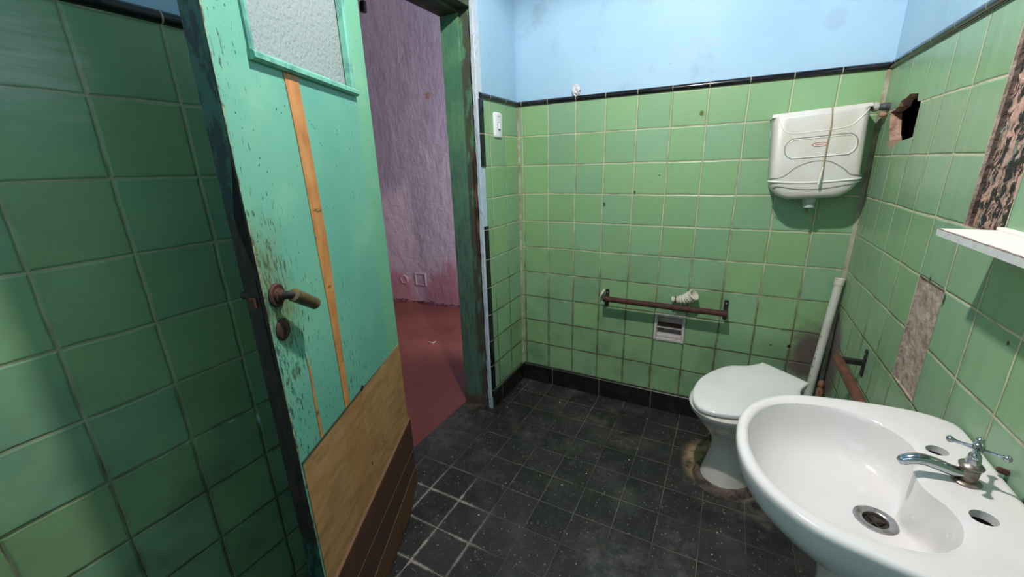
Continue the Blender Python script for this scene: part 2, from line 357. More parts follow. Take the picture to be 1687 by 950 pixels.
M['brick'] = simple('brick', (190, 158, 138), 0.95, c2=(128, 84, 66), scale=26, bump=.008, bscale=40, det=8)
M['terracotta'] = simple('terracotta', (172, 128, 104), 0.8, c2=(120, 84, 70), scale=30, bump=.003)
M['grout_strip'] = simple('grout_strip', (176, 172, 150), 0.85, c2=(128, 120, 96), scale=14, bump=.002)
M['shelf'] = simple('shelf_top', (238, 233, 222), 0.6, c2=(230, 220, 206), scale=8)
M['shelf_edge'] = simple('shelf_edge', (206, 207, 206), 0.5, c2=(190, 190, 190), scale=60)
M['shelf_chip'] = simple('shelf_chip', (160, 140, 130), 0.9, c2=(120, 104, 100), scale=60)
M['switch'] = simple('switch_plastic', (232, 230, 232), 0.35)
M['switch_mark'] = simple('switch_mark', (120, 124, 134), 0.6)
M['black_plastic'] = simple('black_plastic', (16, 14, 16), 0.5)
M['red_print'] = simple('red_print', (196, 84, 84), 0.6)
M['cord'] = simple('cord', (176, 156, 118), 0.8, c2=(146, 122, 88), scale=120)
M['holder'] = simple('holder_ceramic', (200, 192, 186), 0.5, c2=(172, 162, 158), scale=26, lo=.45, hi=.8, bump=.0015, bscale=80)
M['holder_in'] = simple('holder_inside', (146, 144, 148), 0.6, c2=(120, 118, 122), scale=20)
M['scrap'] = simple('scrap', (200, 190, 180), 0.8)

g = G('chase_wall', 0.9)        # broken-out wall: pinkish mortar with black paint left on it
v = g.ob; x_, y_, z_ = g.sep(v); tilt = g.comb(x_, g.math('ADD', y_, g.math('MULTIPLY', z_, 0.12)), z_); n1 = g.noise(g.scl(tilt, 40, 48, 13), 1.0, 7, 0.74); n1 = g.math('SUBTRACT', n1, g.ramp(y_, -0.90, -0.985, 0.0, -0.10)); n2 = g.noise(g.scl(v, 40, 60, 18), 1.0, 6, 0.7)
c = g.mix(g.ramp(g.noise(v, 30, 6), 0.4, 0.65), lin((206, 162, 148)), lin((176, 146, 126)))
c = g.mix(g.ramp(n1, 0.475, 0.52), c, lin((40, 42, 36))); c = g.mix(g.math('MULTIPLY', g.ramp(n2, 0.57, 0.63), 0.8), c, lin((150, 160, 146)))
g.col(c); g.bump(g.math('ADD', n1, g.noise(v, 50, 6)), 0.005); M['chase'] = g.m

# door paint: uv = (distance from the hinge edge, height)
def door_paint(name, worn=0.0):
    g = G(name, 0.42); uv = g.uv; x, y, _ = g.sep(uv)
    c = g.mix(g.ramp(g.noise(uv, 2.4, 3), 0.35, 0.65), lin((96, 162, 143)), lin((108, 172, 150)))
    c = g.mix(g.ramp(g.math('ADD', x, g.math('MULTIPLY', g.noise(uv, 4, 2), 0.02)), 0.09, 0.13, 0.8, 0.0), c, lin((112, 174, 138)))
    c = g.mix(g.math('MULTIPLY', g.ramp(g.noise(uv, 5, 4), 0.5, 0.75), 0.35), c, lin((150, 196, 158)))
    fl = g.noise(g.scl(uv, 150, 26), 1.0, 6, 0.74)
    hand = g.spot(uv, 0.60, 1.02, 0.13, wob=0.7, soft=0.7, sx=.8, sy=1.5); edge = g.ramp(x, 0.52, 0.635)
    low = g.ramp(y, 1.25, 0.72)
    thr = g.math('SUBTRACT', 0.675, g.math('ADD', g.math('MULTIPLY', hand, 0.08), g.math('ADD', g.math('MULTIPLY', edge, 0.05), g.math('MULTIPLY', low, 0.05))))
    thr = g.math('SUBTRACT', thr, g.math('MULTIPLY', g.ramp(g.noise(uv, 4.2, 3), 0.45, 0.7), 0.05))
    chip = g.ramp(fl, thr, g.math('ADD', thr, 0.03))
    spk = g.math('MULTIPLY', g.ramp(g.vor(g.scl(uv, 1, .7), 75), 0.08, 0.14, 1.0, 0.0), g.ramp(g.noise(uv, 13, 2), 0.52, 0.56)); chip = g.math('MAXIMUM', chip, spk)
    cc = g.mix(g.ramp(g.noise(uv, 24, 3), 0.4, 0.6), lin((60, 66, 52)), lin((34, 70, 84)))
    c = g.mix(g.math('MULTIPLY', chip, 0.85), c, cc)
    grime = g.math('MULTIPLY', g.spot(uv, 0.62, 1.14, 0.05, wob=1, soft=0.9, sy=1.5), 0.5); c = g.mix(grime, c, lin((112, 112, 66)))
    grime2 = g.math('MULTIPLY', g.spot(uv, 0.585, 1.035, 0.04, wob=1, soft=0.9, sy=1.4), 0.6); c = g.mix(grime2, c, lin((120, 132, 74)))
    ed = g.ramp(g.math('ADD', x, g.math('MULTIPLY', g.noise(g.scl(uv, 20, 9), 1.0, 5, .7), 0.030)), 0.646, 0.653); c = g.mix(ed, c, g.mix(g.ramp(g.noise(uv, 40, 4), .45, .55), lin((150, 150, 116)), lin((84, 62, 44))))
    g.col(c); g.bump(g.math('SUBTRACT', g.math('MULTIPLY', g.noise(g.scl(uv, 60, 6), 1.0, 4), 0.4), chip), 0.0012); return g.m
M['door_paint'] = door_paint('door_paint')
g = G('door_edge', 0.6); v = g.ob; x, y, z = g.sep(v)
fl = g.noise(g.scl(v, 60, 60, 14), 1.0, 6, 0.7)
c1 = g.mix(g.ramp(fl, 0.45, 0.55), lin((12, 42, 40)), lin((34, 84, 70))); c2 = g.mix(g.ramp(fl, 0.45, 0.62), lin((30, 22, 19)), lin((54, 43, 37)))
zz = g.math('ADD', z, g.math('MULTIPLY', g.noise(g.scl(v, 20, 20, 8), 1.0, 3), 0.22))
m1 = g.math('SUBTRACT', g.ramp(zz, 1.34, 1.30), g.ramp(zz, 0.62, 0.56), clamp=True)
g.col(g.mix(m1, c1, c2)); g.bump(fl, 0.004); M['door_edge'] = g.m
g = G('plywood', 0.6); uv = g.uv; x, y, _ = g.sep(uv)
gr = g.noise(g.scl(g.vmath('ADD', uv, (0, 0, 0)), 8, 30), 1.0, 6, 0.7)
c = g.mix(g.ramp(gr, 0.3, 0.72), lin((176, 138, 90)), lin((136, 100, 62)))
c = g.mix(g.math('MULTIPLY', g.ramp(g.noise(uv, 9, 4), 0.45, 0.7), 0.5), c, lin((176, 122, 78)))
band = g.math('MULTIPLY', g.ramp(x, 0.33, 0.335), g.ramp(x, 0.455, 0.45)); c = g.mix(g.math('MULTIPLY', band, 0.35), c, lin((150, 104, 62)))
c = g.mix(g.ramp(g.noise(g.scl(uv, 50, 14), 1.0, 5), 0.68, 0.72), c, lin((84, 62, 40)))
ey = g.math('MULTIPLY', g.ramp(g.math('SUBTRACT', y, g.math('MULTIPLY', g.noise(g.scl(uv, 14, 3), 1.0, 3), 0.006)), 0.690, 0.696), 1.0); c = g.mix(ey, c, lin((60, 74, 56)))
g.col(c); g.bump(gr, 0.0006); M['plywood'] = g.m
g = G('tape', 0.45); gr = g.noise(g.scl(g.uv, 30, 12), 1.0, 5); c = g.mix(g.ramp(gr, 0.3, 0.75), lin((196, 138, 82)), lin((164, 104, 58)))
c = g.mix(g.ramp(g.noise(g.scl(g.uv, 12, 34), 1.0, 3), 0.62, 0.68), c, lin((120, 84, 56))); g.col(c); g.bump(gr, 0.0008); M['tape'] = g.m
def board(name, a, b): 
    g = G(name, 0.5); gr = g.noise(g.scl(g.uv, 7, 70), 1.0, 6, 0.7); g.col(g.mix(g.ramp(gr, 0.3, 0.7), lin(a), lin(b))); g.bump(gr, 0.0006); return g.m
M['board_a'] = board('board_a', (92, 58, 42), (66, 42, 32)); M['board_b'] = board('board_b', (82, 56, 44), (58, 42, 34)); M['board_c'] = board('board_c', (106, 70, 44), (80, 52, 34))
M['board_lip'] = simple('board_lip', (116, 84, 60), 0.6)
g = G('frame_paint', 0.5); v = g.ob; x, y, z = g.sep(v); fl = g.noise(g.scl(v, 50, 50, 9), 1.0, 6, 0.7)
c = g.mix(g.ramp(g.noise(v, 7, 3), 0.4, 0.65), lin((92, 142, 104)), lin((74, 124, 98)))
zl = g.ramp(g.math('ADD', z, g.math('MULTIPLY', g.noise(g.scl(v, 9, 9, 3), 1.0, 4), 0.5)), 1.85, 1.15)
c = g.mix(g.math('MULTIPLY', zl, 0.8), c, g.mix(g.ramp(fl, 0.4, 0.6), lin((70, 86, 82)), lin((86, 122, 108))))
c = g.mix(g.math('MULTIPLY', g.ramp(fl, g.math('SUBTRACT', 0.66, g.math('MULTIPLY', zl, 0.1)), 0.72), 0.8), c, lin((28, 60, 62)))
rb = g.math('MULTIPLY', g.math('MULTIPLY', g.ramp(x, -0.118, -0.108), g.ramp(g.noise(g.scl(v, 40, 40, 10), 1.0, 5), 0.38, 0.5)), 0.8); c = g.mix(rb, c, lin((70, 60, 54)))
rb2 = g.math('MULTIPLY', g.math('MULTIPLY', g.ramp(x, -0.09, -0.082), g.ramp(z, 1.42, 1.36)), g.ramp(z, 0.84, 0.88)); c = g.mix(rb2, c, g.mix(g.ramp(fl, .5, .6), lin((58, 44, 36)), lin((120, 92, 66))))
ft = g.ramp(g.math('ADD', z, g.math('MULTIPLY', g.noise(v, 30, 3), 0.04)), 0.09, 0.05); c = g.mix(ft, c, lin((90, 74, 64)))
g.col(c); g.bump(fl, 0.003); M['frame'] = g.m
# frosted hammered glass: diffuses the light passing through
gm_ = bpy.data.materials.new('frosted_glass'); gm_.use_nodes = True; nt = gm_.node_tree; nt.nodes.remove(nt.nodes['Principled BSDF'])
tcn = nt.nodes.new('ShaderNodeTexCoord'); nz = nt.nodes.new('ShaderNodeTexNoise'); nz.inputs['Scale'].default_value = 110; nz.inputs['Detail'].default_value = 2; nt.links.new(tcn.outputs['Object'], nz.inputs['Vector'])
bp = nt.nodes.new('ShaderNodeBump'); bp.inputs['Distance'].default_value = 0.004; nt.links.new(nz.outputs[0], bp.inputs['Height'])
tr = nt.nodes.new('ShaderNodeBsdfTranslucent'); tr.inputs[0].default_value = (0.62, 0.68, 0.66, 1)
df = nt.nodes.new('ShaderNodeBsdfDiffuse'); df.inputs[0].default_value = (0.50, 0.56, 0.56, 1)
gl = nt.nodes.new('ShaderNodeBsdfGlossy'); gl.inputs['Roughness'].default_value = 0.25
for q in (tr, df, gl): nt.links.new(bp.outputs[0], q.inputs['Normal'])
a1 = nt.nodes.new('ShaderNodeMixShader'); a1.inputs[0].default_value = 0.5; nt.links.new(tr.outputs[0], a1.inputs[1]); nt.links.new(df.outputs[0], a1.inputs[2])
a2 = nt.nodes.new('ShaderNodeMixShader'); a2.inputs[0].default_value = 0.16; nt.links.new(a1.outputs[0], a2.inputs[1]); nt.links.new(gl.outputs[0], a2.inputs[2])
nt.links.new(a2.outputs[0], nt.nodes['Material Output'].inputs['Surface']); M['glass'] = gm_

# ------------------------------------------------------------ the room shell
CZ = 3.05; XW = 1.493; YF = -2.9
def struct(name, bm, m, uv=None, parent=None, smooth=False):
    o = obj(name, bm, m, parent, smooth)
    if parent is None: o['kind'] = 'structure'
    if uv: setuv(o, uv)
    return o
def uv_floor(c): return (c.x - 0.036, c.y * (0.1475 / 0.1465))
fl_o = struct('floor', B(-0.205, 1.86, YF - .1, 0.10, -0.05, 0.0), M['terrazzo'], uv_floor)
struct('floor_hall', B(-3.3, -0.2052, -3.0, 1.2, -0.05, -0.001), M['red_floor'])
struct('ceiling', B(-3.4, 1.86, YF - .1, 1.3, CZ, CZ + 0.05), M['ceiling'])
# back wall with the recess for the paper holder
wb = struct('wall_back', B(-0.21, 1.86, 0.006, 0.16, 0, CZ), M['blue'])
cut(wb, B(0.7525, 0.8995, -0.02, 0.085, 0.4095, 0.5555), M['holder_in'])
def slab_cells(rects, fixed, front, back, axis, mat, name, uv, parent):
    bm = BM()
    for (a0, a1, z0, z1) in rects:
        if axis == 'x': box(bm, a0, a1, min(front, back), max(front, back), z0, z1)
        else: box(bm, min(front, back), max(front, back), a0, a1, z0, z1)
    return struct(name, bm, mat, uv, parent)
slab_cells([(-0.026, 0.75, 0.1, T0), (0.902, XW, 0.1, T0), (0.75, 0.902, 0.558, T0), (0.75, 0.902, 0.1, 0.407)], 0, 0.0, 0.0065, 'x', M['tile_back'], 'wall_tiles', uv_back, wb)
# right wall: knocked-out pipe hole, missing tiles
wr = struct('wall_right', B(XW + 0.006, 1.86, YF - .1, 0.006, 0, CZ), M['blue'])
hole = [(-0.112, 1.452), (-0.15, 1.457), (-0.185, 1.463), (-0.196, 1.480), (-0.24, 1.483), (-0.27, 1.492), (-0.345, 1.484), (-0.352, 1.462), (-0.381, 1.459), (-0.383, 1.36), (-0.30, 1.352), (-0.184, 1.352), (-0.15, 1.38)]
cut(wr, prism(BM(), [(XW - 0.02, a, b) for a, b in hole], (0.052, 0, 0)), M['brick'])
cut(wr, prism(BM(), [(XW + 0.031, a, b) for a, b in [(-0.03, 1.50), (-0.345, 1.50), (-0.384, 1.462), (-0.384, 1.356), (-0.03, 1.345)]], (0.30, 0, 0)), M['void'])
cut(wr, B(XW - .02, XW + 0.014, -0.984, -0.834, 1.157, T0 + 0.0), M['cement_dark'])
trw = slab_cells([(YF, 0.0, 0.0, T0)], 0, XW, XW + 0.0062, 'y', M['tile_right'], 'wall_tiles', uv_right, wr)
cut(trw, B(XW - .02, XW + 0.02, -0.984, -0.834, 1.157, T0 + .02), M['cement'])
# open the patch (two missing tiles) and the pipe hole in the tiling
cut(trw, B(XW - .02, XW + 0.02, -0.836, -0.686, 0.714, 1.007), M['cement'])
cut(trw, prism(BM(), [(XW - 0.02, a, b) for a, b in hole], (0.05, 0, 0)), M['brick'])
setuv(trw, uv_right)
def rough_patch(name, y0, y1, z0, z1, x, amp, mat, parent, nx=14, nz=26, seed=1):
    rnd = random.Random(seed); bm = BM(); gridv = []
    for j in range(nz + 1):
        gridv.append([bm.verts.new((x - amp * (rnd.random() ** 2 if 0 < i < nx and 0 < j < nz else 0), y0 + (y1 - y0) * i / nx, z0 + (z1 - z0) * j / nz)) for i in range(nx + 1)])
    for j in range(nz):
        for i in range(nx): bm.faces.new((gridv[j][i], gridv[j][i + 1], gridv[j + 1][i + 1], gridv[j + 1][i]))
    for f in bm.faces: f.smooth = True
    return obj(name, bm, mat, parent)
rough_patch('cement_patch', -0.8358, -0.6862, 0.7142, 1.0068, XW + 0.0058, 0.003, M['cement'], wr)
rough_patch('broken_mortar', -0.9838, -0.8342, 1.1572, T0, XW + 0.0138, 0.006, M['chase'], wr, 16, 44, 5)
# left wall, far piece between the back wall and the doorway
wl = struct('wall_left', B(-0.21, -0.034, -0.359, 0.006, 0, CZ), M['blue'])
struct('wall_tiles', B(-0.034, -0.026, -0.355, 0.0, 0.1, T0), M['tile_far'], uv_lfar, wl)
struct('painted_plaster', B(-0.050, -0.028, -0.395, -0.3585, 0.0, CZ), M['white_plaster'], None, wl)
# rough edge of the plaster
bm = BM(); rnd = random.Random(3); pts = []
for i in range(60):
    z = 0.06 + i * (1.90 / 59); pts.append((-0.050 - 0.002, -0.3955 - rnd.random() * 0.004, z))
prev = None
for (x, y, z) in pts:
    r = [bm.verts.new((-0.051 + rnd.uniform(-.003, 0), -0.385, z)), bm.verts.new((-0.050 + rnd.uniform(-.003, .002), y, z)), bm.verts.new((-0.034 + rnd.uniform(-.002, .002), -0.398 - rnd.random() * .002, z)), bm.verts.new((-0.030, -0.385, z))]
    if prev: bridge(bm, prev, r)
    else: cap(bm, r)
    prev = r
cap(bm, prev); obj('plaster_edge', bm, M['white_plaster'], wl)
struct('wall_left_upper', B(-0.21, -0.034, -1.12, -0.3595, 1.995, CZ), M['blue'])
# left wall, near piece behind the opened door
wn = struct('wall_left_near', B(-0.21, -0.046, YF - .1, -1.12, 0, CZ), M['blue'])
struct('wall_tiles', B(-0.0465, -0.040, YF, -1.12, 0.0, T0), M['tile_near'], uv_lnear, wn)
struct('wall_front', B(-0.046, XW + .006, YF - 0.1, YF, 0, CZ), M['blue'])
# hall shell
pa = Vector((-3.4, 0.74, 0)); pb = Vector((1.9, 1.19, 0))
bm = BM(); prism(bm, [pa, pb, pb + Vector((0, .1, 0)), pa + Vector((0, .1, 0))], (0, 0, CZ)); bmesh.ops.subdivide_edges(bm, edges=bm.edges[:], cuts=3)
wh = struct('wall_hall', bm, M['pink'])
struct('wall_hall_left', B(-3.4, -3.3, -3.0, 1.2, 0, CZ), M['pink'])
struct('wall_hall_near', B(-3.3, -0.21, -3.1, -3.0, 0, CZ), M['pink'])
struct('wall_hall_right', B(1.4, 1.5, 0.16, 1.2, 0, CZ), M['pink'])
struct('floor_hall_back', B(-0.2052, 1.86, 0.16, 1.25, -0.05, -0.001), M['red_floor'])
# ragged skirting remains along the hall wall
bm = BM(); rnd = random.Random(9); N = 70; d = (pb - pa).normalized(); nn = Vector((d.y, -d.x, 0)); prev = None
for i in range(N + 1):
    p = pa + d * (0.6 + 2.6 * i / N); h = 0.018 + rnd.random() * 0.022 + (0.02 if i > 55 else 0)
    r = [bm.verts.new(p + nn * 0.001), bm.verts.new(p + nn * 0.008), bm.verts.new(p + nn * 0.006 + Vector((0, 0, h))), bm.verts.new(p + nn * 0.001 + Vector((0, 0, h)))]
    if prev: bridge(bm, prev, r)
    else: cap(bm, r)
    prev = r
cap(bm, prev); o = obj('baseboard_hall', bm, simple('hall_skirting', (80, 42, 46), 0.9, c2=(160, 110, 120), scale=30)); o['kind'] = 'structure'
# painted-over outlets on the hall wall (low relief)
def hallp(x, z, out=0.0): 
    t = (x - pa.x) / d.x; return pa + d * t + nn * out + Vector((0, 0, z))
for (x, z, w, h, lab, rnd_) in [(-1.60, 0.255, 0.13, 0.13, 'square blanked outlet painted pink low on the hall wall, right one of the pair', 0), (-1.80, 0.235, 0.10, 0.10, 'round blanked outlet painted pink low on the hall wall, left one of the pair', 1)]:
    c = hallp(x, z); bm = BM()
    if rnd_: lathe(bm, [(w / 2, 0.0005), (w / 2, 0.004), (w / 2 - .012, 0.010), (w / 2 - .02, 0.005), (0.001, 0.005)], c, nn, 24)
    else:
        o_ = [c + d * (sx * w / 2) + Vector((0, 0, sz * h / 2)) for sx, sz in ((-1, -1), (1, -1), (1, 1), (-1, 1))]
        i_ = [c + d * (sx * (w / 2 - .012)) + Vector((0, 0, sz * (h / 2 - .012))) for sx, sz in ((-1, -1), (1, -1), (1, 1), (-1, 1))]
        rs = [ring(bm, [p + nn * .0005 for p in o_]), ring(bm, [p + nn * .007 for p in o_]), ring(bm, [p + nn * .009 for p in i_]), ring(bm, [p + nn * .003 for p in i_])]
        cap(bm, rs[0]); [bridge(bm, a, b) for a, b in zip(rs, rs[1:])]; cap(bm, rs[-1])
    tag(obj('blanked_outlet', bm, M['pink']), lab, 'outlet')

# black pencil trim above the tiles
def pencil(name, a, b, out, uv, r=0.0125, prot=0.013, ends=True):
    a = Vector(a); b = Vector(b); out = Vector(out); bm = BM(); prev = None
    n = 10; rows = []
    for p in (a, b):
        rows.append(ring(bm, [p + out * (-0.004)] + [p + out * (prot * sin(pi * k / n)) + Vector((0, 0, r * (1 - cos(pi * k / n)))) for k in range(n + 1)] + [p + out * (-0.004) + Vector((0, 0, 2 * r))]))
    bridge(bm, rows[0], rows[1]); cap(bm, rows[0]); cap(bm, rows[1])
    return struct(name, bm, M['black_tile'], uv, smooth=True)
pencil('trim_1', (-0.026, 0, T0), (XW, 0, T0), (0, -1, 0), uv_back)
pencil('trim_2', (XW, YF, T0), (XW, 0, T0), (-1, 0, 0), uv_right)
pencil('trim_3', (-0.026, -0.385, T0), (-0.026, 0, T0), (1, 0, 0), uv_lfar)
pencil('trim_4', (-0.040, YF, T0), (-0.040, -1.12, T0), (1, 0, 0), uv_lnear)
# vertical black edge tiles beside the doorway (one stretch is missing)
def vstrip(name, z0, z1):
    bm = BM(); n = 8; rows = []
    for z in (z0, z1):
        pts = [(-0.034, -0.355, z)] + [(-0.0235 - 0.010 * (1 - sin(pi / 2 * k / n)) * 0 - (0.0105 * (1 - cos(pi / 2 * k / n))), -0.378 - 0.017 * sin(pi / 2 * k / n), z) for k in range(n + 1)] + [(-0.034, -0.394, z)]
        pts.insert(1, (-0.0235, -0.355, z)); rows.append(ring(bm, pts))
    bridge(bm, rows[0], rows[1]); cap(bm, rows[0]); cap(bm, rows[1])
    return struct(name, bm, M['black_tile'], lambda c: (T0 - c.z, c.y), smooth=True)
vstrip('trim_5', 1.307, T0 - 0.003); vstrip('trim_6', 0.065, 1.025)
# grout fillets in the corners
struct('trim_7', prism(BM(), [(XW - 0.012, -0.0005, 0.1), (XW, -0.012, 0.1), (XW, 0, 0.1)], (0, 0, 1.507)), M['grout_strip'])
struct('trim_8', prism(BM(), [(-0.026, -0.010, 0.1), (-0.016, -0.0005, 0.1), (-0.026, 0, 0.1)], (0, 0, 1.507)), M['grout_strip'])
struct('trim_9', prism(BM(), [(-0.046, 0.0, T0 + 0.026), (-0.034, 0.006, T0 + .026), (-0.026, -0.004, T0 + .026)], (0, 0, .9)), M['blue'])
# black skirting
def skirt(name, a, b, out, uv, h=0.107):
    a = Vector(a); b = Vector(b); out = Vector(out); bm = BM(); rows = []
    for p in (a, b): rows.append(ring(bm, [p, p + out * 0.012, p + out * 0.012 + Vector((0, 0, h - .004)), p + out * .008 + Vector((0, 0, h)), p + Vector((0, 0, h))]))
    bridge(bm, *rows); cap(bm, rows[0]); cap(bm, rows[1]); return struct(name, bm, M['black_base'], uv)
skirt('baseboard_back', (-0.02, 0, 0), (XW, 0, 0), (0, -1, 0), lambda c: (c.x - 0.18, c.z))
skirt('baseboard_left', (-0.028, -0.385, 0), (-0.028, -0.008, 0), (1, 0, 0), lambda c: (c.y, c.z), 0.1)

# door frame
fr = tag(obj('door_frame', BM(), M['frame']), kind='structure')
def part(name, bm, m, parent, smooth=False, label=None, uv=None):
    o = obj(name, bm, m, parent, smooth)
    if label: o['label'] = label
    if uv: setuv(o, uv)
    return o
bm = BM(); box(bm, -0.2105, -0.112, -0.392, -0.360, 0, 1.955, bev=.002); box(bm, -0.112, -0.052, -0.381, -0.360, 0, 1.967, bev=.002); part('jamb', bm, M['frame'], fr)
bm = BM(); box(bm, -0.2105, -0.112, -1.12, -1.086, 0, 1.955, bev=.002); box(bm, -0.112, -0.052, -1.12, -1.096, 0, 1.967, bev=.002); part('jamb', bm, M['frame'], fr)
bm = BM(); box(bm, -0.2105, -0.112, -1.12, -0.360, 1.955, 1.9948, bev=.002); box(bm, -0.112, -0.052, -1.12, -0.360, 1.967, 1.9948, bev=.002); part('head', bm, simple('head_paint', (70, 78, 64), 0.7, c2=(44, 46, 40), scale=18), fr)

# ------------------------------------------------------------ the door leaf
H0 = Vector((0.010, -1.085, 0)); DD = Vector((0.407, -0.913, 0)).normalized(); NN = Vector((0.913, 0.407, 0)).normalized()   # NN points out of the visible face
TH = 0.036; SW = 0.637
def P(s, z, o=0.0): return H0 + DD * s + NN * o + Vector((0, 0, z))
def uv_door(c): 
    q = Vector(c) - H0; return (q.dot(DD), c[2])
def dbox(bm, s0, s1, z0, z1, o0, o1, mi=0, bev=0.0):
    pts = [P(s, z, o0) for s, z in ((s0, z0), (s1, z0), (s1, z1), (s0, z1))]
    k = len(bm.verts); prism(bm, pts, NN * (o1 - o0), mi)
    return bm
door = thing('door_1', None, None, H0); door['kind'] = 'structure'
door['label'] = 'opened teal wooden door with frosted glass and bare plywood lower panel'
gs0, gs1, gz0, gz1 = 0.118, 0.533, 1.525, 1.86; DZ = 1.945
bm = BM()
dbox(bm, 0, SW, 0.012, gz0, -TH, 0); dbox(bm, 0, gs0, gz0, DZ, -TH, 0); dbox(bm, gs1, SW, gz0, DZ, -TH, 0); dbox(bm, gs0, gs1, gz1, DZ, -TH, 0)
bmesh.ops.remove_doubles(bm, verts=bm.verts[:], dist=1e-5)
for f in bm.faces:
    f.normal_update(); c = f.calc_center_median(); s = (c - H0).dot(DD)
    if abs(f.normal.dot(DD)) > 0.9 and (s > SW - .002 or s < .002): f.material_index = 1
part('door_leaf', bm, [M['door_paint'], M['door_edge']], door, uv=uv_door)
part('glass_pane', dbox(BM(), gs0 - .004, gs1 + .004, gz0 - .004, gz1 + .004, -0.020, -0.015), M['glass'], door)
M['bead'] = simple('bead_paint', (112, 178, 156), 0.45, c2=(84, 140, 130), scale=24, lo=.45, hi=.7, bump=.001)
def bead(s0, z0, s1, z1, w=0.014, prot=0.011):
    a = P(s0, z0); b = P(s1, z1); t = (b - a).normalized(); q = NN.cross(t).normalized(); bm = BM(); rows = []
    for p in (a, b): rows.append(ring(bm, [p - q * w / 2 + NN * -.012, p - q * w / 2 + NN * prot * .7, p - q * w * .25 + NN * prot, p + q * w * .25 + NN * prot, p + q * w / 2 + NN * prot * .55, p + q * w / 2 - NN * .012]))
    bridge(bm, *rows); cap(bm, rows[0]); cap(bm, rows[1]); return bm
part('glazing_bead', bead(0.102, gz0 - .005, 0.545, gz0 - .009, .017, .014), M['bead'], door)
part('glazing_bead', bead(gs0 - .004, gz0, gs0 - .004, gz1, .020, .006), M['bead'], door)
part('glazing_bead', bead(gs1 + .004, gz0, gs1 + .004, gz1, .012, .008), M['bead'], door)
part('glazing_bead', bead(0.105, gz1 + .005, 0.545, gz1 + .005), M['bead'], door)
part('plywood_panel', prism(BM(), [P(0.003, 0.30, 0), P(SW - .006, 0.30, 0), P(SW - .006, 0.704, 0), P(0.33, 0.703, 0), P(0.318, 0.711, 0), P(0.312, 0.700, 0), P(0.003, 0.695, 0)], NN * .0022), M['plywood'], door, uv=uv_door, label='bare plywood lower panel')
# strip of brown tape following the split in the panel
le = [(0.445, 1.508), (0.440, 1.45), (0.434, 1.36), (0.431, 1.24), (0.429, 1.14), (0.424, 1.0), (0.424, 0.86), (0.424, 0.70)]
ri = [(0.392, 1.508), (0.390, 1.45), (0.386, 1.36), (0.382, 1.24), (0.380, 1.14), (0.386, 1.0), (0.394, 0.86), (0.398, 0.70)]
bm = BM(); prev = None
for a, b in zip(le, ri):
    r = ring(bm, [P(*a, .0003), P(*a, .0016), P(*b, .0016), P(*b, .0003)])
    if prev: bridge(bm, prev, r)
    else: cap(bm, r)
    prev = r
cap(bm, prev); part('tape_strip', bm, M['tape'], door, uv=uv_door, label='brown tape strip over the split')
part('bare_wood_sliver', prism(BM(), [P(*q, .0003) for q in [(0.549, 0.925), (0.5395, 0.885), (0.540, 0.80), (0.5395, 0.702), (0.551, 0.702), (0.549, 0.80), (0.5455, 0.893)]], NN * .0012), M['tape'], door, uv=uv_door)
part('kick_board', prism(BM(), [P(*q, .0004) for q in [(-0.003, 0.372), (SW - .004, 0.329), (SW - .004, 0.226), (-0.003, 0.237)]], NN * .010), M['board_a'], door, uv=uv_door)
part('kick_board_lip', prism(BM(), [P(*q, .0104) for q in [(-0.003, 0.3765), (SW - .004, 0.3335), (SW - .004, 0.329), (-0.003, 0.372)]], NN * -.010), M['board_lip'], door, uv=uv_door)
part('kick_board', prism(BM(), [P(*q, .0004) for q in [(-0.003, 0.2355), (SW - .004, 0.2245), (SW - .004, 0.098), (-0.003, 0.150)]], NN * .0085), M['board_b'], door, uv=uv_door)
part('kick_board', prism(BM(), [P(*q, .0004) for q in [(-0.003, 0.1485), (SW - .004, 0.0965), (SW - .004, 0.012), (0.108, 0.012), (0.0, 0.070)]], NN * .0095), M['board_c'], door, uv=uv_door)
for a_, b_, o_ in ((0.2364, 0.2254, .0112), (0.1494, 0.0974, .0104)):
    part('kick_board_lip', prism(BM(), [P(-0.003, a_ + .0010, o_), P(SW - .004, b_ + .0010, o_), P(SW - .004, b_ - .0008, o_), P(-0.003, a_ - .0008, o_)], NN * -.006), M['board_lip'], door, uv=uv_door)
hd = part('door_handle', lathe(BM(), [(0.024, 0.0), (0.024, 0.003), (0.0215, 0.0055), (0.0150, 0.0048), (0.0140, 0.009), (0.0095, 0.0105), (0.0088, 0.018)], P(0.602, 1.078, 0.0005), NN, 28), M['rust'], door, True, 'rusty rosette and lever handle')
bm = BM(); tube(bm, [P(0.602, 1.078, .008), P(0.602, 1.079, .022), P(0.600, 1.079, .030), P(0.590, 1.073, .034)], [.0085, .0082, .0082, .0080], 14)
o = obj('handle_neck', bm, M['iron'], hd, True)
bm = BM(); a = P(0.598, 1.078, .033); b = P(0.541, 1.039, .042); tube(bm, [a, a + (b - a) * .02, a + (b - a) * .5, a + (b - a) * .97, b], [.0115, .0138, .0135, .0130, .0108], 20)
obj('lever_grip', bm, simple('grip', (104, 92, 54), 0.4, c2=(72, 60, 40), scale=25), hd, True)['label'] = 'olive brown lever grip'
bm = BM(); lathe(bm, [(0.021, 0.0), (0.021, 0.002), (0.018, 0.005), (0.003, 0.006)], (0, 0, 0), (1, 0, 0), 28)
R3 = Matrix((DD, Vector((0, 0, 1)), NN)).transposed()
for v in bm.verts: v.co = P(0.604, 1.006, .0004) + NN * v.co.x + DD * v.co.y * 1.0 + Vector((0, 0, v.co.z * 1.12))
esc = part('keyhole_plate', bm, M['rust'], door, True)
bm = BM(); dbox(bm, 0.6015, 0.6065, 0.996, 1.012, .0055, .0072); o = obj('keyhole', bm, M['void'], esc)
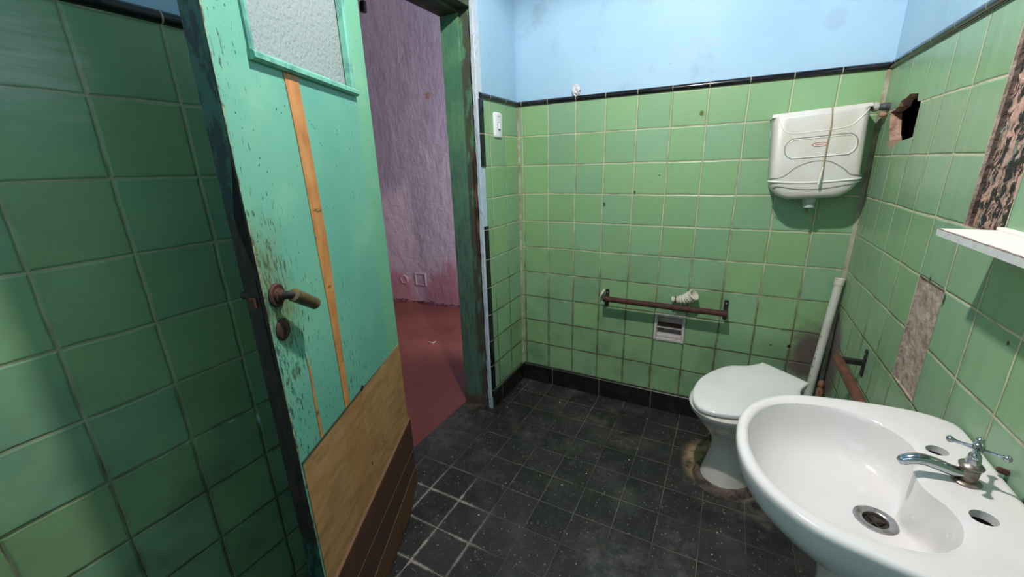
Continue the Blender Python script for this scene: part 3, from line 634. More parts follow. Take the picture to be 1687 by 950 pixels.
bm = BM(); dbox(bm, SW, SW + .002, 0.93, 1.12, -TH + .008, -0.008); lk = part('lock_plate', bm, M['iron'], door)
bm = BM(); dbox(bm, SW + .002, SW + .010, 1.065, 1.085, -TH + .012, -.014); obj('latch_bolt', bm, M['rust'], lk)
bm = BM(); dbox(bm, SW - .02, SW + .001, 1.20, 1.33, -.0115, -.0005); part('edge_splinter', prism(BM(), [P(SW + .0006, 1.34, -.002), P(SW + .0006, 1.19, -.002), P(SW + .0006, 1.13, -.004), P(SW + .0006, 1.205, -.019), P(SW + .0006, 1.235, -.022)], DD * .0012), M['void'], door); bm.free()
bh = part('back_door_handle', lathe(BM(), [(0.022, 0.0), (0.022, 0.004), (0.009, 0.008), (0.008, 0.03)], P(0.602, 1.078, -TH - .0005), -NN, 20), M['iron'], door, True)
bm = BM(); tube(bm, [P(0.602, 1.078, -TH - .03), P(0.585, 1.075, -TH - .034), P(0.52, 1.07, -TH - .034)], [.008, .009, .009], 12); obj('lever_grip', bm, M['iron'], bh, True)
for z in (0.35, 1.68): part('hinge', tube(BM(), [P(-.006, z - .045, -TH + .006), P(-.006, z + .045, -TH + .006)], .006, 12), M['rust'], door, True)
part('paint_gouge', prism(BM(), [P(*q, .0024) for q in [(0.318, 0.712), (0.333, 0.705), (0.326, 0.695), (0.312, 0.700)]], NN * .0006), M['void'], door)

# ------------------------------------------------------------ light switch
sw = thing('light_switch', 'small white light switch on the green tiles beside the doorway', 'light switch', (-0.026, -0.232, 1.502))
def rrect(w, h, r, n=6):
    out = []
    for cx, cy, a0 in ((w / 2 - r, h / 2 - r, 0), (-w / 2 + r, h / 2 - r, 90), (-w / 2 + r, -h / 2 + r, 180), (w / 2 - r, -h / 2 + r, 270)):
        for k in range(n + 1): a = radians(a0 + 90 * k / n); out.append((cx + r * cos(a), cy + r * sin(a)))
    return out
def plate(bm, fn, w, h, r, prof, mi=0):
    prev = None
    for ins, d_ in prof:
        rr = ring(bm, [fn(x, y, d_) for x, y in rrect(w - 2 * ins, h - 2 * ins, max(r - ins, .001))])
        if prev: bridge(bm, prev, rr, mi)
        else: cap(bm, rr, mi)
        prev = rr
    cap(bm, prev, mi); return bm
fs = lambda x, y, d_: Vector((-0.0258 + d_, -0.232 + x, 1.502 + y))
part('switch_plate', plate(BM(), fs, 0.072, 0.116, 0.012, [(0, 0), (0, .006), (.002, .009), (.006, .011)]), M['switch'], sw, True)
part('rocker', plate(BM(), lambda x, y, d_: fs(x + .002, y - .004, d_), 0.018, 0.030, 0.003, [(0, .0108), (0, .015), (.002, .017)]), M['switch'], sw, True)
part('switch_recess', plate(BM(), lambda x, y, d_: fs(x + .003, y - .006, d_), 0.026, 0.038, 0.004, [(0, .0108), (0, .0116)]), M['switch_mark'], sw, True)
bm = BM()
for k in range(5): box(bm, -0.0148, -0.0142, -0.232 - .014 + k * .006, -0.232 - .010 + k * .006, 1.541, 1.5435)
part('printed_mark', bm, M['switch_mark'], sw)

# ------------------------------------------------------------ plaster stub above the trim
bm = BM(); sphere(bm, (0.300, -0.004, 1.655), 0.028, 0, 14, (0.72, 0.55, 1.0)); rnd = random.Random(4)
for v in bm.verts: v.co += Vector((rnd.uniform(-.004, .004), rnd.uniform(-.003, .003), rnd.uniform(-.004, .004))); v.co.y = min(v.co.y, 0.0055)
tag(obj('plaster_lump', bm, simple('white_lump', (224, 222, 226), 0.9, c2=(180, 170, 168), scale=60, bump=.002)), 'small white lump of filler on the blue wall just above the black trim', 'filler')

# ------------------------------------------------------------ cistern
TA = radians(3.6); TC = Vector((1.2880, 0, 1.471))
def tk(x, z, y): return TC + Vector((x * cos(TA) - z * sin(TA), y, x * sin(TA) + z * cos(TA)))
cis = thing('toilet_cistern', 'white plastic high cistern hung in the corner of the back wall', 'cistern', (1.288, -0.07, 1.15))
def tank_outline(ins=0.0):
    hw = 0.1465 - ins; r = 0.078; bt = -0.316 + ins; pts = []
    pts += [(-hw, 0 - ins * .3), (hw, 0 - ins * .3)]
    for k in range(0, 13): a = -pi / 2 * k / 12; pts.append((hw - .004 - r + r * cos(a), bt + r + r * sin(a)))
    for k in range(0, 13): a = -pi / 2 - pi / 2 * k / 12; pts.append((-hw + .004 + r + r * cos(a), bt + r + r * sin(a)))
    return pts
bm = BM(); prev = None
for ins, y in [(0.004, -0.0015), (0.0, -0.010), (0.0, -0.085), (0.001, -0.115), (0.005, -0.130), (0.012, -0.138), (0.024, -0.142), (0.05, -0.1435)]:
    r = ring(bm, [tk(x, z, y) for x, z in tank_outline(ins)])
    if prev: bridge(bm, prev, r)
    else: cap(bm, r)
    prev = r
cap(bm, prev); part('tank_body', bm, M['tank'], cis, True)
bm = BM(); prev = None
for ins, y in [(0.0, 0)]: pass
def lidbox(bm):
    for (x0, x1, z0, z1, y0, y1) in [(-0.150, 0.150, -0.004, 0.008, -0.136, -0.002)]:
        pts = [tk(x0, z0, y0), tk(x1, z0, y0), tk(x1, z0, y1), tk(x0, z0, y1)]; q = [tk(x0 + .003, z1, y0 + .004), tk(x1 - .003, z1, y0 + .004), tk(x1 - .003, z1, y1), tk(x0 + .003, z1, y1)]
        a = ring(bm, pts); b = ring(bm, q); bridge(bm, a, b); cap(bm, a); cap(bm, b)
    return bm
part('tank_lid', lidbox(bm), M['tank'], cis)
def crease(pts, mat, rad=0.0016, y=-0.1435, closed=False, sub=8):
    p = spline([(x, 0, z) for x, z in pts], closed, sub); bm = BM()
    path = []
    for q in p:
        lx = q.x; yy = y
        e = min(0.1465 - abs(lx), lx * 0 + 1)      # follow the rounded front edge
        for a, b, ya, yb in ((0.05, 0.024, -0.1435, -0.142), (0.024, 0.012, -0.142, -0.138), (0.012, 0.005, -0.138, -0.130), (0.005, 0.0, -0.130, -0.112)):
            if b <= e < a: yy = ya + (yb - ya) * (a - e) / (a - b)
        if e < 0: yy = -0.11
        path.append(tk(lx, q.z, yy))
    if closed: path.append(path[0])
    return tube(bm, path, rad, 8, caps=not closed)
M['tank_hi'] = simple('tank_ridge_highlight', (232, 232, 224), 0.35)  # paler tank plastic: highlights of the moulded ridges put into the colour
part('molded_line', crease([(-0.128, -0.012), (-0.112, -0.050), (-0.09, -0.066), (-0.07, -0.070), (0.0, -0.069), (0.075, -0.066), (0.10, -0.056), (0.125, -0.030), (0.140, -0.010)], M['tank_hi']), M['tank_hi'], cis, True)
rr_ = [(x + 0.0085, z - 0.1245) for x, z in rrect(0.219, 0.073, 0.033, 8)]
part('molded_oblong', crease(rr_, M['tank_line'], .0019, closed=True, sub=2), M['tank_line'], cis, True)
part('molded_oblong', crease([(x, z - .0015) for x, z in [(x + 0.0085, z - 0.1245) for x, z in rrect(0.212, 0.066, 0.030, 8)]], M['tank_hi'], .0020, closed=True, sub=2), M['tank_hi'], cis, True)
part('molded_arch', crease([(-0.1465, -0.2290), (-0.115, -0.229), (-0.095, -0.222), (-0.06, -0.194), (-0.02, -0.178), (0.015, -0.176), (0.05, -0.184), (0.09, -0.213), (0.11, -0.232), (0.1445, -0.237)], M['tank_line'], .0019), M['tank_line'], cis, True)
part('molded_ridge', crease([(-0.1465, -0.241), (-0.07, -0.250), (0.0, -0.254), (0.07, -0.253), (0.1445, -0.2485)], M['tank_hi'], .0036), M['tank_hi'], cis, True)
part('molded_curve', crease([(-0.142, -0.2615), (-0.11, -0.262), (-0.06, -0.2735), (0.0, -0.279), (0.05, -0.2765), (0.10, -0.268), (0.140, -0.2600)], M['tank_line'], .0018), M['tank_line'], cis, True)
# red oval badge (lettering too small to read)
bc = (0.0075, -0.1168)
part('badge_ring', crease([(bc[0] + .024 * cos(a), bc[1] + .0072 * sin(a)) for a in [2 * pi * k / 16 for k in range(16)]], None, .0009, y=-.1442, closed=True, sub=2), M['red_print'], cis, True)
bm = BM()
for k, (dx, w, h) in enumerate([(-.013, .0015, .005), (-.0095, .003, .003), (-.005, .003, .003), (-.0005, .003, .003), (.004, .0012, .0045), (.007, .003, .003)]):
    prism(bm, [tk(bc[0] + dx, bc[1] - .0018, -.1436), tk(bc[0] + dx + w, bc[1] - .0018, -.1436), tk(bc[0] + dx + w, bc[1] - .0018 + h, -.1436), tk(bc[0] + dx, bc[1] - .0018 + h, -.1436)], (0, -.0006, 0))
part('badge_print', bm, M['red_print'], cis)
bm = BM()
for k in range(4): z = -0.045 - k * .008; prism(bm, [tk(-0.1465, z, -.030), tk(-0.1465, z - .003, -.030), tk(-0.1465, z - .003, -.060), tk(-0.1465, z, -.060)], (-.0025, 0, 0))
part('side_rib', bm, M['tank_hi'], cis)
bm = BM(); oc = tk(0.0, -0.316, -0.085); lathe(bm, [(0.0235, 0.004), (0.0235, -0.016), (0.019, -0.017), (0.019, -0.037), (0.0175, -.0385)], oc, (sin(-TA) * -1 * -1, 0, cos(TA)), 28); part('outlet_collar', bm, simple('collar', (176, 182, 176), 0.5), cis, True)
bm = BM(); tube(bm, [oc + Vector((-.001, 0, -.038)), oc + Vector((-.003, 0, -.060))], .0048, 10); part('outlet_pin', bm, M['brass'], cis, True)
# pull cord over the front
cp = [tk(0.033, 0.0085, -0.02), tk(0.033, 0.0095, -0.12), tk(0.0325, 0.007, -0.139), tk(0.034, -0.02, -0.146), tk(0.034, -0.06, -0.1475), tk(0.029, -0.113, -0.1485), tk(0.026, -0.16, -0.150), tk(0.023, -0.20, -0.153), tk(0.018, -0.235, -0.159), tk(0.013, -0.255, -0.163)]
bm = BM(); tube(bm, spline(cp, False, 6), .0021, 8)
cd = part('pull_cord', bm, M['cord'], cis, True, 'yellowed string hanging over the front')
bm = BM(); a = tk(0.022, -0.20, -0.155); b = tk(0.012, -0.262, -0.166); tube(bm, [a, a + (b - a) * .3, a + (b - a) * .8, b], [.0025, .0034, .0048, .0036], 10); obj('cord_knot', bm, simple('cord_end', (226, 220, 196), .6), cd, True)

# ------------------------------------------------------------ inlet pipe from the hole to the cistern
ip = thing('water_inlet_pipe', 'short grey pipe with white nut joining cistern to the wall corner', 'pipe', (1.465, -0.08, 1.474))
bm = BM(); lathe(bm, [(0.010, -.004), (0.0165, -.002), (0.0175, .005), (0.015, .012), (0.010, .014)], (1.4495, -0.085, 1.4755), (1, 0, 0), 10); part('white_nut', bm, M['white_pvc'], ip, True)
bm = BM(); tube(bm, [(1.440, -.085, 1.4745), (1.476, -.085, 1.4745)], .0115, 18); part('pipe_body', bm, M['grey_pvc'], ip, True)
bm = BM(); lathe(bm, [(0.0125, 0), (0.0135, .002), (0.0135, .010), (.0120, .0105), (.0120, .012), (.0135, .013), (0.0135, .022)], (1.4715, -.085, 1.4745), (1, 0, 0), 22); part('coupling', bm, M['grey_pvc'], ip, True)
bm = BM(); sphere(bm, (1.480, -0.080, 1.449), 0.0125, 0, 12, (1.0, .9, .75)); part('clay_plug', bm, M['terracotta'], ip, True, 'small terracotta coloured plug under the coupling')
# loose conduit stub inside the pipe hole
bm = BM(); tube(bm, [(XW + .02, -.372, 1.452), (XW + .035, -.31, 1.458), (XW + .05, -.24, 1.452)], .011, 12); tag(obj('pipe_remnant', bm, M['iron'], None, True), 'dark old pipe end inside the broken wall hole beside the cistern', 'pipe')

# ------------------------------------------------------------ white flush pipe in the corner
fp = thing('flush_pipe', 'white plastic flush pipe leaning in the corner behind the toilet', 'pipe', (1.425, -0.11, 0.2))
a = Vector((1.4725, -0.0265, 0.826)); b = Vector((1.437, -0.090, 0.372)); b2 = a + (b - a) * 1.28
rnd = random.Random(2); dirv = (b2 - a).normalized(); bm = BM()
tube(bm, [a + dirv * .03, b2], .0155, 24, caps=True); part('pipe_body', bm, M['white_pvc'], fp, True)
bm = BM(); lathe(bm, [(0.0135, .004), (0.0165, 0), (0.0185, .001), (0.0185, .024), (0.0170, .030)], a, dirv, 26, cap0=False, cap1=False); part('pipe_collar', bm, M['cream_pvc'], fp, True)
bm = BM(); lathe(bm, [(0.0135, .0045), (0.001, .0046)], a, dirv, 26, cap0=False); part('pipe_mouth', bm, M['shelf_chip'], fp, True)
for k in range(11):
    t = rnd.uniform(.22, .98); sidev = Vector((-0.80, -0.60, 0)); p = a + (b - a) * t + sidev * .0150
    part('paint_chip', sphere(BM(), p, rnd.uniform(.002, .0045), 0, 8, (.5, .5, 1.4)), M['cement_dark'], fp, True)
# terracotta stub low in the corner
bm = BM(); lathe(bm, [(0.013, -.12), (0.013, .0), (0.009, .006), (0.008, .012), (0.0115, .018), (0.0115, .036), (.006, .044)], (1.474, -0.078, 0.331), (0, 0, 1), 14)
for v in bm.verts: v.co += Vector((rnd.uniform(-.0012, .0012),) * 3)
tag(obj('clay_stub', bm, M['terracotta'], None, True), 'pinkish clay pipe stub low in the corner right of the white flush pipe', 'pipe')

# ------------------------------------------------------------ towel rails
def plate_flat(c, w, h, t, out, side, mat, name, parent):
    out = Vector(out); side = Vector(side)
    return part(name, plate(BM(), lambda x, y, d_: Vector(c) + side * x + Vector((0, 0, y)) + out * d_, w, h, min(w, h) * .3, [(0, .0005), (0, t - .001), (.001, t)]), mat, parent, True)
r1 = thing('towel_rail', 'rusty brown steel rail on the back wall over the paper holder', 'rail', (0.785, -0.035, 0.62))
part('rail_tube', tube(BM(), [(0.492, -.07, .6215), (0.498, -.07, .6215), (1.072, -.07, .6225), (1.078, -.07, .6225)], [.0125, .0145, .0145, .0125], 22), M['rust'], r1, True)
for cx, cz in ((0.4975, 0.607), (1.0705, 0.620)):
    br = plate_flat((cx, 0, cz), 0.020, 0.098, 0.005, (0, -1, 0), (1, 0, 0), M['iron'], 'bracket', r1)
    obj('bracket_arm', B(cx - .009, cx + .009, -.066, -.005, .612, .630, bev=.002), M['iron'], br, False)
    bm = BM(); lathe(bm, [(0.0042, 0.0), (0.0042, .0015), (0.002, .0028)], (cx, -.005, cz + .032), (0, -1, 0), 12); obj('screw', bm, M['screw'], br, True)
r2 = thing('towel_rail', 'rusty rail sticking out from the right wall under the basin, seen end on', 'rail', (1.455, -0.73, 0.64))
part('rail_tube', tube(BM(), [(1.421, -.447, .643), (1.421, -.453, .643), (1.421, -1.020, .643), (1.421, -1.026, .643)], [.0125, .0145, .0145, .0125], 22), M['rust_bright'], r2, True)
for cy in (-0.458, -1.012):
    br = plate_flat((XW, cy, 0.643), 0.020, 0.098, 0.005, (-1, 0, 0), (0, 1, 0), M['iron'], 'bracket', r2)
    obj('bracket_arm', B(1.425, XW - .005, cy - .009, cy + .009, .634, .652, bev=.002), M['iron'], br)
    bm = BM(); lathe(bm, [(0.0042, 0.0), (0.0042, .0015), (0.002, .0028)], (XW - .005, cy, .643 + .032), (-1, 0, 0), 12); obj('screw', bm, M['screw'], br, True)
bm = BM(); tube(bm, [(0.4795, -.001, .650), (0.4775, -.012, .645), (0.471, -.020, .633), (0.466, -.024, .618)], [.0055, .0075, .0065, .003], 12); tag(obj('plastic_wall_plug', bm, M['cream_pvc'], None, True), 'small white plastic stub beside the left bracket of the back rail', 'wall plug')

# corrugated connector lying on the rail
el = thing('flexible_connector', 'cream corrugated rubber elbow resting on the rusty back rail', 'pipe connector', (0.88, -0.04, 0.637))
cpts = spline([(0.836, -0.038, 0.652), (0.860, -0.038, 0.654), (0.886, -0.041, 0.661), (0.908, -0.046, 0.674), (0.925, -0.055, 0.691)], False, 24)
n = len(cpts); path = []; rad = []
for i, p in enumerate(cpts):
    t = i / (n - 1); base = .0115 + .0120 * t
    ripple = .0075 * abs(sin(pi * t * 7)) ** 0.8 if .12 < t < .9 else 0
    path.append(p); rad.append(base + ripple)
bm = BM(); tube(bm, path, rad, 28, caps=False)
ed = cpts[-1]; tdir = (cpts[-1] - cpts[-3]).normalized()
lathe(bm, [(.0255, -.002), (.0285, .001), (.0285, .006), (.0240, .0075), (.0225, .002), (.0195, -.022), (.0005, -.023)], ed, tdir, 28, cap0=False)
part('ribbed_body', bm, M['cream_pvc'], el, True, None)
part('dark_clamp', lathe(BM(), [(.0135, 0), (.0168, .001), (.0168, .006), (.0135, .007)], cpts[9], cpts[12] - cpts[9], 28, cap0=False, cap1=False), M['dark_pipe'], el, True)
part('end_collar', lathe(BM(), [(.001, -.004), (.012, -.004), (.0155, -.002), (.0155, .006), (.0135, .008)], cpts[0] + Vector((-.004, 0, 0)), (1, 0, .1), 24), M['cream_pvc'], el, True)

# ------------------------------------------------------------ paper holder set in the wall
ph = thing('toilet_paper_holder', 'white recessed ceramic paper holder in the back wall with a rusty rod', 'paper holder', (0.826, 0, 0.408))
bm = BM()
X0, X1, Z0, Z1, w = 0.7515, 0.9005, 0.4085, 0.5565, 0.012
outer = lambda y: [(X0, y, Z0), (X1, y, Z0), (X1, y, Z1), (X0, y, Z1)]
inner = lambda y, i=w: [(X0 + i, y, Z0 + i), (X1 - i, y, Z0 + i), (X1 - i, y, Z1 - i), (X0 + i, y, Z1 - i)]
rs = [ring(bm, outer(.004)), ring(bm, outer(-.005)), ring(bm, inner(-.006, .003)), ring(bm, inner(-.006)), ring(bm, inner(.0, w + .003)), ring(bm, inner(.070, w + .008))]
for p_, q_ in zip(rs, rs[1:]): bridge(bm, p_, q_)
cap(bm, rs[-1]); part('ceramic_recess', bm, M['holder'], ph)
bm = BM(); box(bm, X0 + w + .003, X1 - w - .003, -.002, .060, Z0 + w, Z0 + w + .022, bev=.003); part('bottom_ledge', bm, M['holder'], ph)
part('roller_rod', tube(BM(), [(X0 + w, .020, 0.4935), (X1 - w, .020, 0.4935)], .0095, 16), M['rust'], ph, True)
part('support_bar', B(X0 + w + .001, X1 - w - .001, .004, .016, 0.477, 0.4815, bev=.001), M['holder'], ph)
bm = BM(); rnd = random.Random(8)
for k in range(7): box(bm, 0.83 + k * .010, 0.835 + k * .010 + rnd.random() * .004, -.0075, -.004, Z1 - .004 - rnd.random() * .003, Z1 + rnd.random() * .004)
part('mortar_crumb', bm, M['scrap'], ph)

# ------------------------------------------------------------ toilet
toi = thing('toilet', 'white toilet with closed lid set diagonally in the far right corner', 'toilet', (1.15, -0.40, 0.0))
TH0 = Vector((1.319, -0.201, 0)); TAx = Vector((-0.636, -0.775, 0)).normalized(); TPx = Vector((0.775, -0.636, 0)).normalized()
def TP(a, p, z): return TH0 + TAx * a + TPx * p + Vector((0, 0, z))
half = [(-0.004, 0.0), (-0.004, 0.06), (0.0, 0.100), (0.012, 0.100), (0.030, 0.104), (0.055, 0.109), (0.085, 0.122), (0.13, 0.152), (0.18, 0.163), (0.26, 0.160), (0.33, 0.143), (0.395, 0.109), (0.445, 0.066), (0.470, 0.030), (0.477, 0.0)]
hp = spline([(a, p, 0) for a, p in half], False, 5)
outl = [(q.x, q.y) for q in hp] + [(q.x, -q.y) for q in hp[-2:0:-1]]
def lid_ring(bm, zoff, sc=1.0):
    out = []
    for a, p in outl:
        aa = 0.24 + (a - 0.24) * sc; pp = p * sc; out.append(TP(aa, pp, 0.4425 - 0.078 * max(aa, 0) + zoff))
    return ring(bm, out)
bm = BM(); prev = None
for zo, s_ in [(-.017, .975), (-.016, .995), (-.008, 1.0), (-.003, .995), (0.0, .980), (.0015, .94), (.003, .80), (.004, .5), (.0042, .2)]:
    r = lid_ring(bm, zo, s_)
    if prev: bridge(bm, prev, r)
    else: cap(bm, r)
    prev = r
cap(bm, prev); part('lid', bm, M['seat'], toi, True)
# bowl and foot as one body
def oval(bm, a0, a1, hw, z, n=48, tilt=0.0, sq=2.0):
    ca = (a0 + a1) / 2; ra = (a1 - a0) / 2; out = []
    for k in range(n):
        t = 2 * pi * k / n; c_ = cos(t); s_ = sin(t); e = 2 / sq
        aa = ca + ra * (abs(c_) ** e) * (1 if c_ > 0 else -1); pp = hw * (abs(s_) ** e) * (1 if s_ > 0 else -1)
        out.append(TP(aa, pp, z - tilt * (aa)))
    return ring(bm, out)
bm = BM(); prev = None
secs = [(0.10, 0.385, 0.100, 0.0, 0, 2.3), (0.10, 0.380, 0.097, 0.02, 0, 2.3), (0.08, 0.362, 0.086, 0.10, 0, 2.2), (0.05, 0.352, 0.080, 0.17, 0, 2.1), (0.03, 0.358, 0.086, 0.215, 0, 2.1), (0.02, 0.390, 0.112, 0.262, 0.0, 2.1),
        (0.015, 0.425, 0.134, 0.310, 0.02, 2.1), (0.012, 0.452, 0.149, 0.360, 0.045, 2.1), (0.010, 0.468, 0.157, 0.390, 0.065, 2.1), (0.010, 0.471, 0.158, 0.412, 0.078, 2.1), (0.018, 0.465, 0.153, 0.418, 0.078, 2.1), (0.05, 0.44, 0.125, 0.418, 0.078, 2.1), (0.07, 0.42, 0.11, 0.38, 0.07, 2.0), (0.12, 0.36, 0.06, 0.30, 0.05, 2.0)]
for s_ in secs:
    r = oval(bm, s_[0], s_[1], s_[2], s_[3], tilt=s_[4], sq=s_[5])
    if prev: bridge(bm, prev, r)
    else: cap(bm, r)
    prev = r
cap(bm, prev); part('bowl', bm, M['porcelain_old'], toi, True)
for p_ in (-.075, .075):
    bm = BM(); q = TP(0.012, p_, 0.420); tube(bm, [q - TPx * .02, q + TPx * .02], .009, 12); part('hinge', bm, M['seat'], toi, True)
bm = BM(); q = TP(-0.02, 0, 0.33); tube(bm, [TP(0.06, 0, 0.31), TP(-0.075, 0, 0.315)], [.04, .032], 20); part('rear_spigot', bm, M['porcelain_old'], toi, True)
# cement bed around the foot
bm = BM(); rnd = random.Random(12); n = 72; rings = []
for k in range(n):
    t = 2 * pi * k / n; c_, s_ = cos(t), sin(t); nz_ = 1 + .10 * sin(5 * t + 1) + .08 * rnd.random()
    row = []
    for (ex, z) in [(-.004, .026), (0.006, .028 * nz_), (0.015, .021 * nz_), (0.021 * nz_, .009), (0.024 * nz_, .0005)]:
        aa = 0.2425 + (0.1425 + ex) * (abs(c_) ** .87) * (1 if c_ > 0 else -1); pp = (0.0985 + ex) * (abs(s_) ** .87) * (1 if s_ > 0 else -1)
        row.append(TP(aa, pp, z + rnd.uniform(-.0015, .0015) * (1 if z > .002 else 0)))
    rings.append(row)
V = [[bm.verts.new(p) for p in row] for row in rings]
for k in range(n):
    for j in range(4): bm.faces.new((V[k][j], V[(k + 1) % n][j], V[(k + 1) % n][j + 1], V[k][j + 1]))
part('cement_bed', bm, M['cement_dark'], toi, True, 'rough dark cement ring at the foot')

# ------------------------------------------------------------ basin on its pedestal
YC = -1.2675; ZR = 0.787
bas = thing('wash_basin', 'white ceramic basin on a pedestal against the right wall', 'basin', (1.33, YC, 0.0))
oh = [(1.0945, 0), (1.0965, .040), (1.106, .088), (1.124, .129), (1.150, .164), (1.190, .199), (1.235, .217), (1.32, .2345), (1.40, .240), (1.452, .236), (1.478, .221), (1.4905, .203), (1.4915, .12), (1.4915, 0)]
ih = [(1.1165, 0), (1.118, .035), (1.131, .085), (1.152, .124), (1.185, .156), (1.23, .176), (1.285, .184), (1.335, .172), (1.370, .145), (1.388, .110), (1.392, .082), (1.386, .056), (1.374, .036), (1.368, .018), (1.367, 0)]
def full(hh):
    a = spline([(x, y, 0) for x, y in hh], False, 8); return [(q.x, q.y) for q in a] + [(q.x, -q.y) for q in a[-2:0:-1]]
OC = Vector((1.27, 0))
def resample(poly, n, c):
    out = []
    for k in range(n):
        t = -pi + 2 * pi * k / n; dx, dy = cos(t), sin(t); best = None
        for i in range(len(poly)):
            x1, y1 = poly[i]; x2, y2 = poly[(i + 1) % len(poly)]
            ex, ey = x2 - x1, y2 - y1; den = dx * ey - dy * ex
            if abs(den) < 1e-12: continue
            s_ = ((x1 - c[0]) * ey - (y1 - c[1]) * ex) / den; u_ = ((x1 - c[0]) * dy - (y1 - c[1]) * dx) / den
            if s_ > 0 and -1e-6 <= u_ <= 1 + 1e-6 and (best is None or s_ < best): best = s_
        out.append((c[0] + dx * best, c[1] + dy * best))
    return out
NB = 144
OUT = resample(full(oh), NB, OC); INN = resample(full(ih), NB, OC)
DRC = (1.329, -0.009); RD = 0.029; zd = ZR - 0.107
DR = [(DRC[0] + RD * cos(-pi + 2 * pi * k / NB), DRC[1] + RD * sin(-pi + 2 * pi * k / NB)) for k in range(NB)]
def lerp2(A, Bq, t): return [(a[0] + (b[0] - a[0]) * t, a[1] + (b[1] - a[1]) * t) for a, b in zip(A, Bq)]
def shrink(A, d_, c=OC):
    out = []
    for x, y in A:
        r_ = math.hypot(x - c[0], y - c[1]); k = (r_ - d_) / r_; out.append((c[0] + (x - c[0]) * k, c[1] + (y - c[1]) * k))
    return out
def wallclip(A, lim=1.4915): return [(min(x, lim), y) for x, y in A]
PED = [(1.345 + .080 * cos(-pi + 2 * pi * k / NB), .088 * sin(-pi + 2 * pi * k / NB)) for k in range(NB)]
def R(bm, A, z): return ring(bm, [Vector((x, YC + y, (z[i] if isinstance(z, list) else z))) for i, (x, y) in enumerate(A)])
bm = BM(); seq = []
seq.append((lerp2(OUT, PED, .90), .600)); seq.append((lerp2(OUT, PED, .78), .615)); seq.append((lerp2(OUT, PED, .60), .640)); seq.append((lerp2(OUT, PED, .40), .668))
seq.append((lerp2(OUT, PED, .22), .697)); seq.append((lerp2(OUT, PED, .10), .722)); seq.append((lerp2(OUT, PED, .03), .742)); seq.append((shrink(OUT, .002), .758)); seq.append((shrink(OUT, .0003), .772)); seq.append((OUT, .779))
seq.append((shrink(OUT, .0015), .7835)); seq.append((shrink(OUT, .005), .7868)); seq.append((shrink(OUT, .012), .7875)); 
seq.append((lerp2(shrink(OUT, .012), INN, .35), .787)); seq.append((lerp2(shrink(OUT, .012), INN, .7), .7855)); seq.append((lerp2(shrink(OUT, .012), INN, .93), .783)); seq.append((INN, .779))
for t, z in [(.015, .772), (.035, .762), (.06, .750), (.10, .734), (.16, .716), (.25, .701), (.38, .691), (.55, .685), (.75, .682), (.92, .680), (1.0, .6785)]: seq.append((lerp2(INN, DR, t), z))
prev = None
for A, z in seq:
    r = R(bm, wallclip(A), z)
    if prev: bridge(bm, prev, r)
    else: cap(bm, r)
    prev = r
r = R(bm, lerp2(DR, [DRC] * NB, .05), .660); bridge(bm, prev, r, 0); cap(bm, r, 0)
basin = part('basin_bowl', bm, M['porcelain'], bas, True)
def hole_cut(cx, cy):
    bm = BM(); lathe(bm, [(0.0155, 0.06), (0.0155, -0.006), (0.0150, -0.016)], (cx, cy, ZR), (0, 0, 1), 32, mi=0)
    return bm
def hole_cut2(cx, cy):
    bm = BM(); lathe(bm, [(0.0151, -0.010), (0.0151, -0.055)], (cx, cy, ZR), (0, 0, 1), 32); return bm
basin.parent = None; basin.location = (0, 0, 0)
for cy in (-1.1715, -1.3385):
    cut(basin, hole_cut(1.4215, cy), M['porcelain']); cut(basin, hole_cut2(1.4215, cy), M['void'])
basin.parent = bas; basin.location = -bas.location
bm = BM(); lathe(bm, [(0.0190, .6795 - .68), (0.0205, .001), (0.0290, .0022), (0.0325, .0008), (0.0325, -.0008), (.0285, -.002), (.0285, -.0175), (.0205, -.0175), (.0190, -.0155), (.0190, .6795 - .68)], (DRC[0], YC + DRC[1], .6795), (0, 0, 1), 40, cap0=False, cap1=False)
dr = part('drain_ring', bm, M['drain'], bas, True, 'tarnished metal drain ring')
bm = BM(); lathe(bm, [(0.0190, -.008), (0.012, -.013), (0.0005, -.013)], (DRC[0], YC + DRC[1], .6795), (0, 0, 1), 24, cap0=False); obj('drain_muck', bm, M['muck'], dr, True)
bm = BM()
for k in range(2): q = k * pi / 2 + .4; tube(bm, [(DRC[0] + .0188 * cos(q), YC + DRC[1] + .0188 * sin(q), .672), (DRC[0] - .0188 * cos(q), YC + DRC[1] - .0188 * sin(q), .672)], .0016, 8)
obj('drain_cross', bm, M['muck'], dr, True)
bm = BM(); prev = None
for z, rx, ry in [(0.0, .110, .120), (.02, .108, .118), (.05, .096, .104), (.15, .082, .090), (.35, .076, .084), (.50, .080, .088), (.57, .092, .10), (.606, .108, .116)]:
    r = ring(bm, [Vector((1.352 + rx * cos(2 * pi * k / 48), YC + ry * sin(2 * pi * k / 48), z)) for k in range(48)])
    if prev: bridge(bm, prev, r)
    else: cap(bm, r)
    prev = r
cap(bm, prev); part('pedestal', bm, M['porcelain'], bas, True)
bm = BM(); lathe(bm, [(.0055, 0), (.0055, .010), (.004, .013)], (XW - .001, -1.2156, .797), (-1, .1, .25), 8); bm2 = bm
tag(obj('wall_bolt', bm2, M['rust'], None, True), 'small rusty bolt poking from the right wall just above the basin edge', 'bolt')

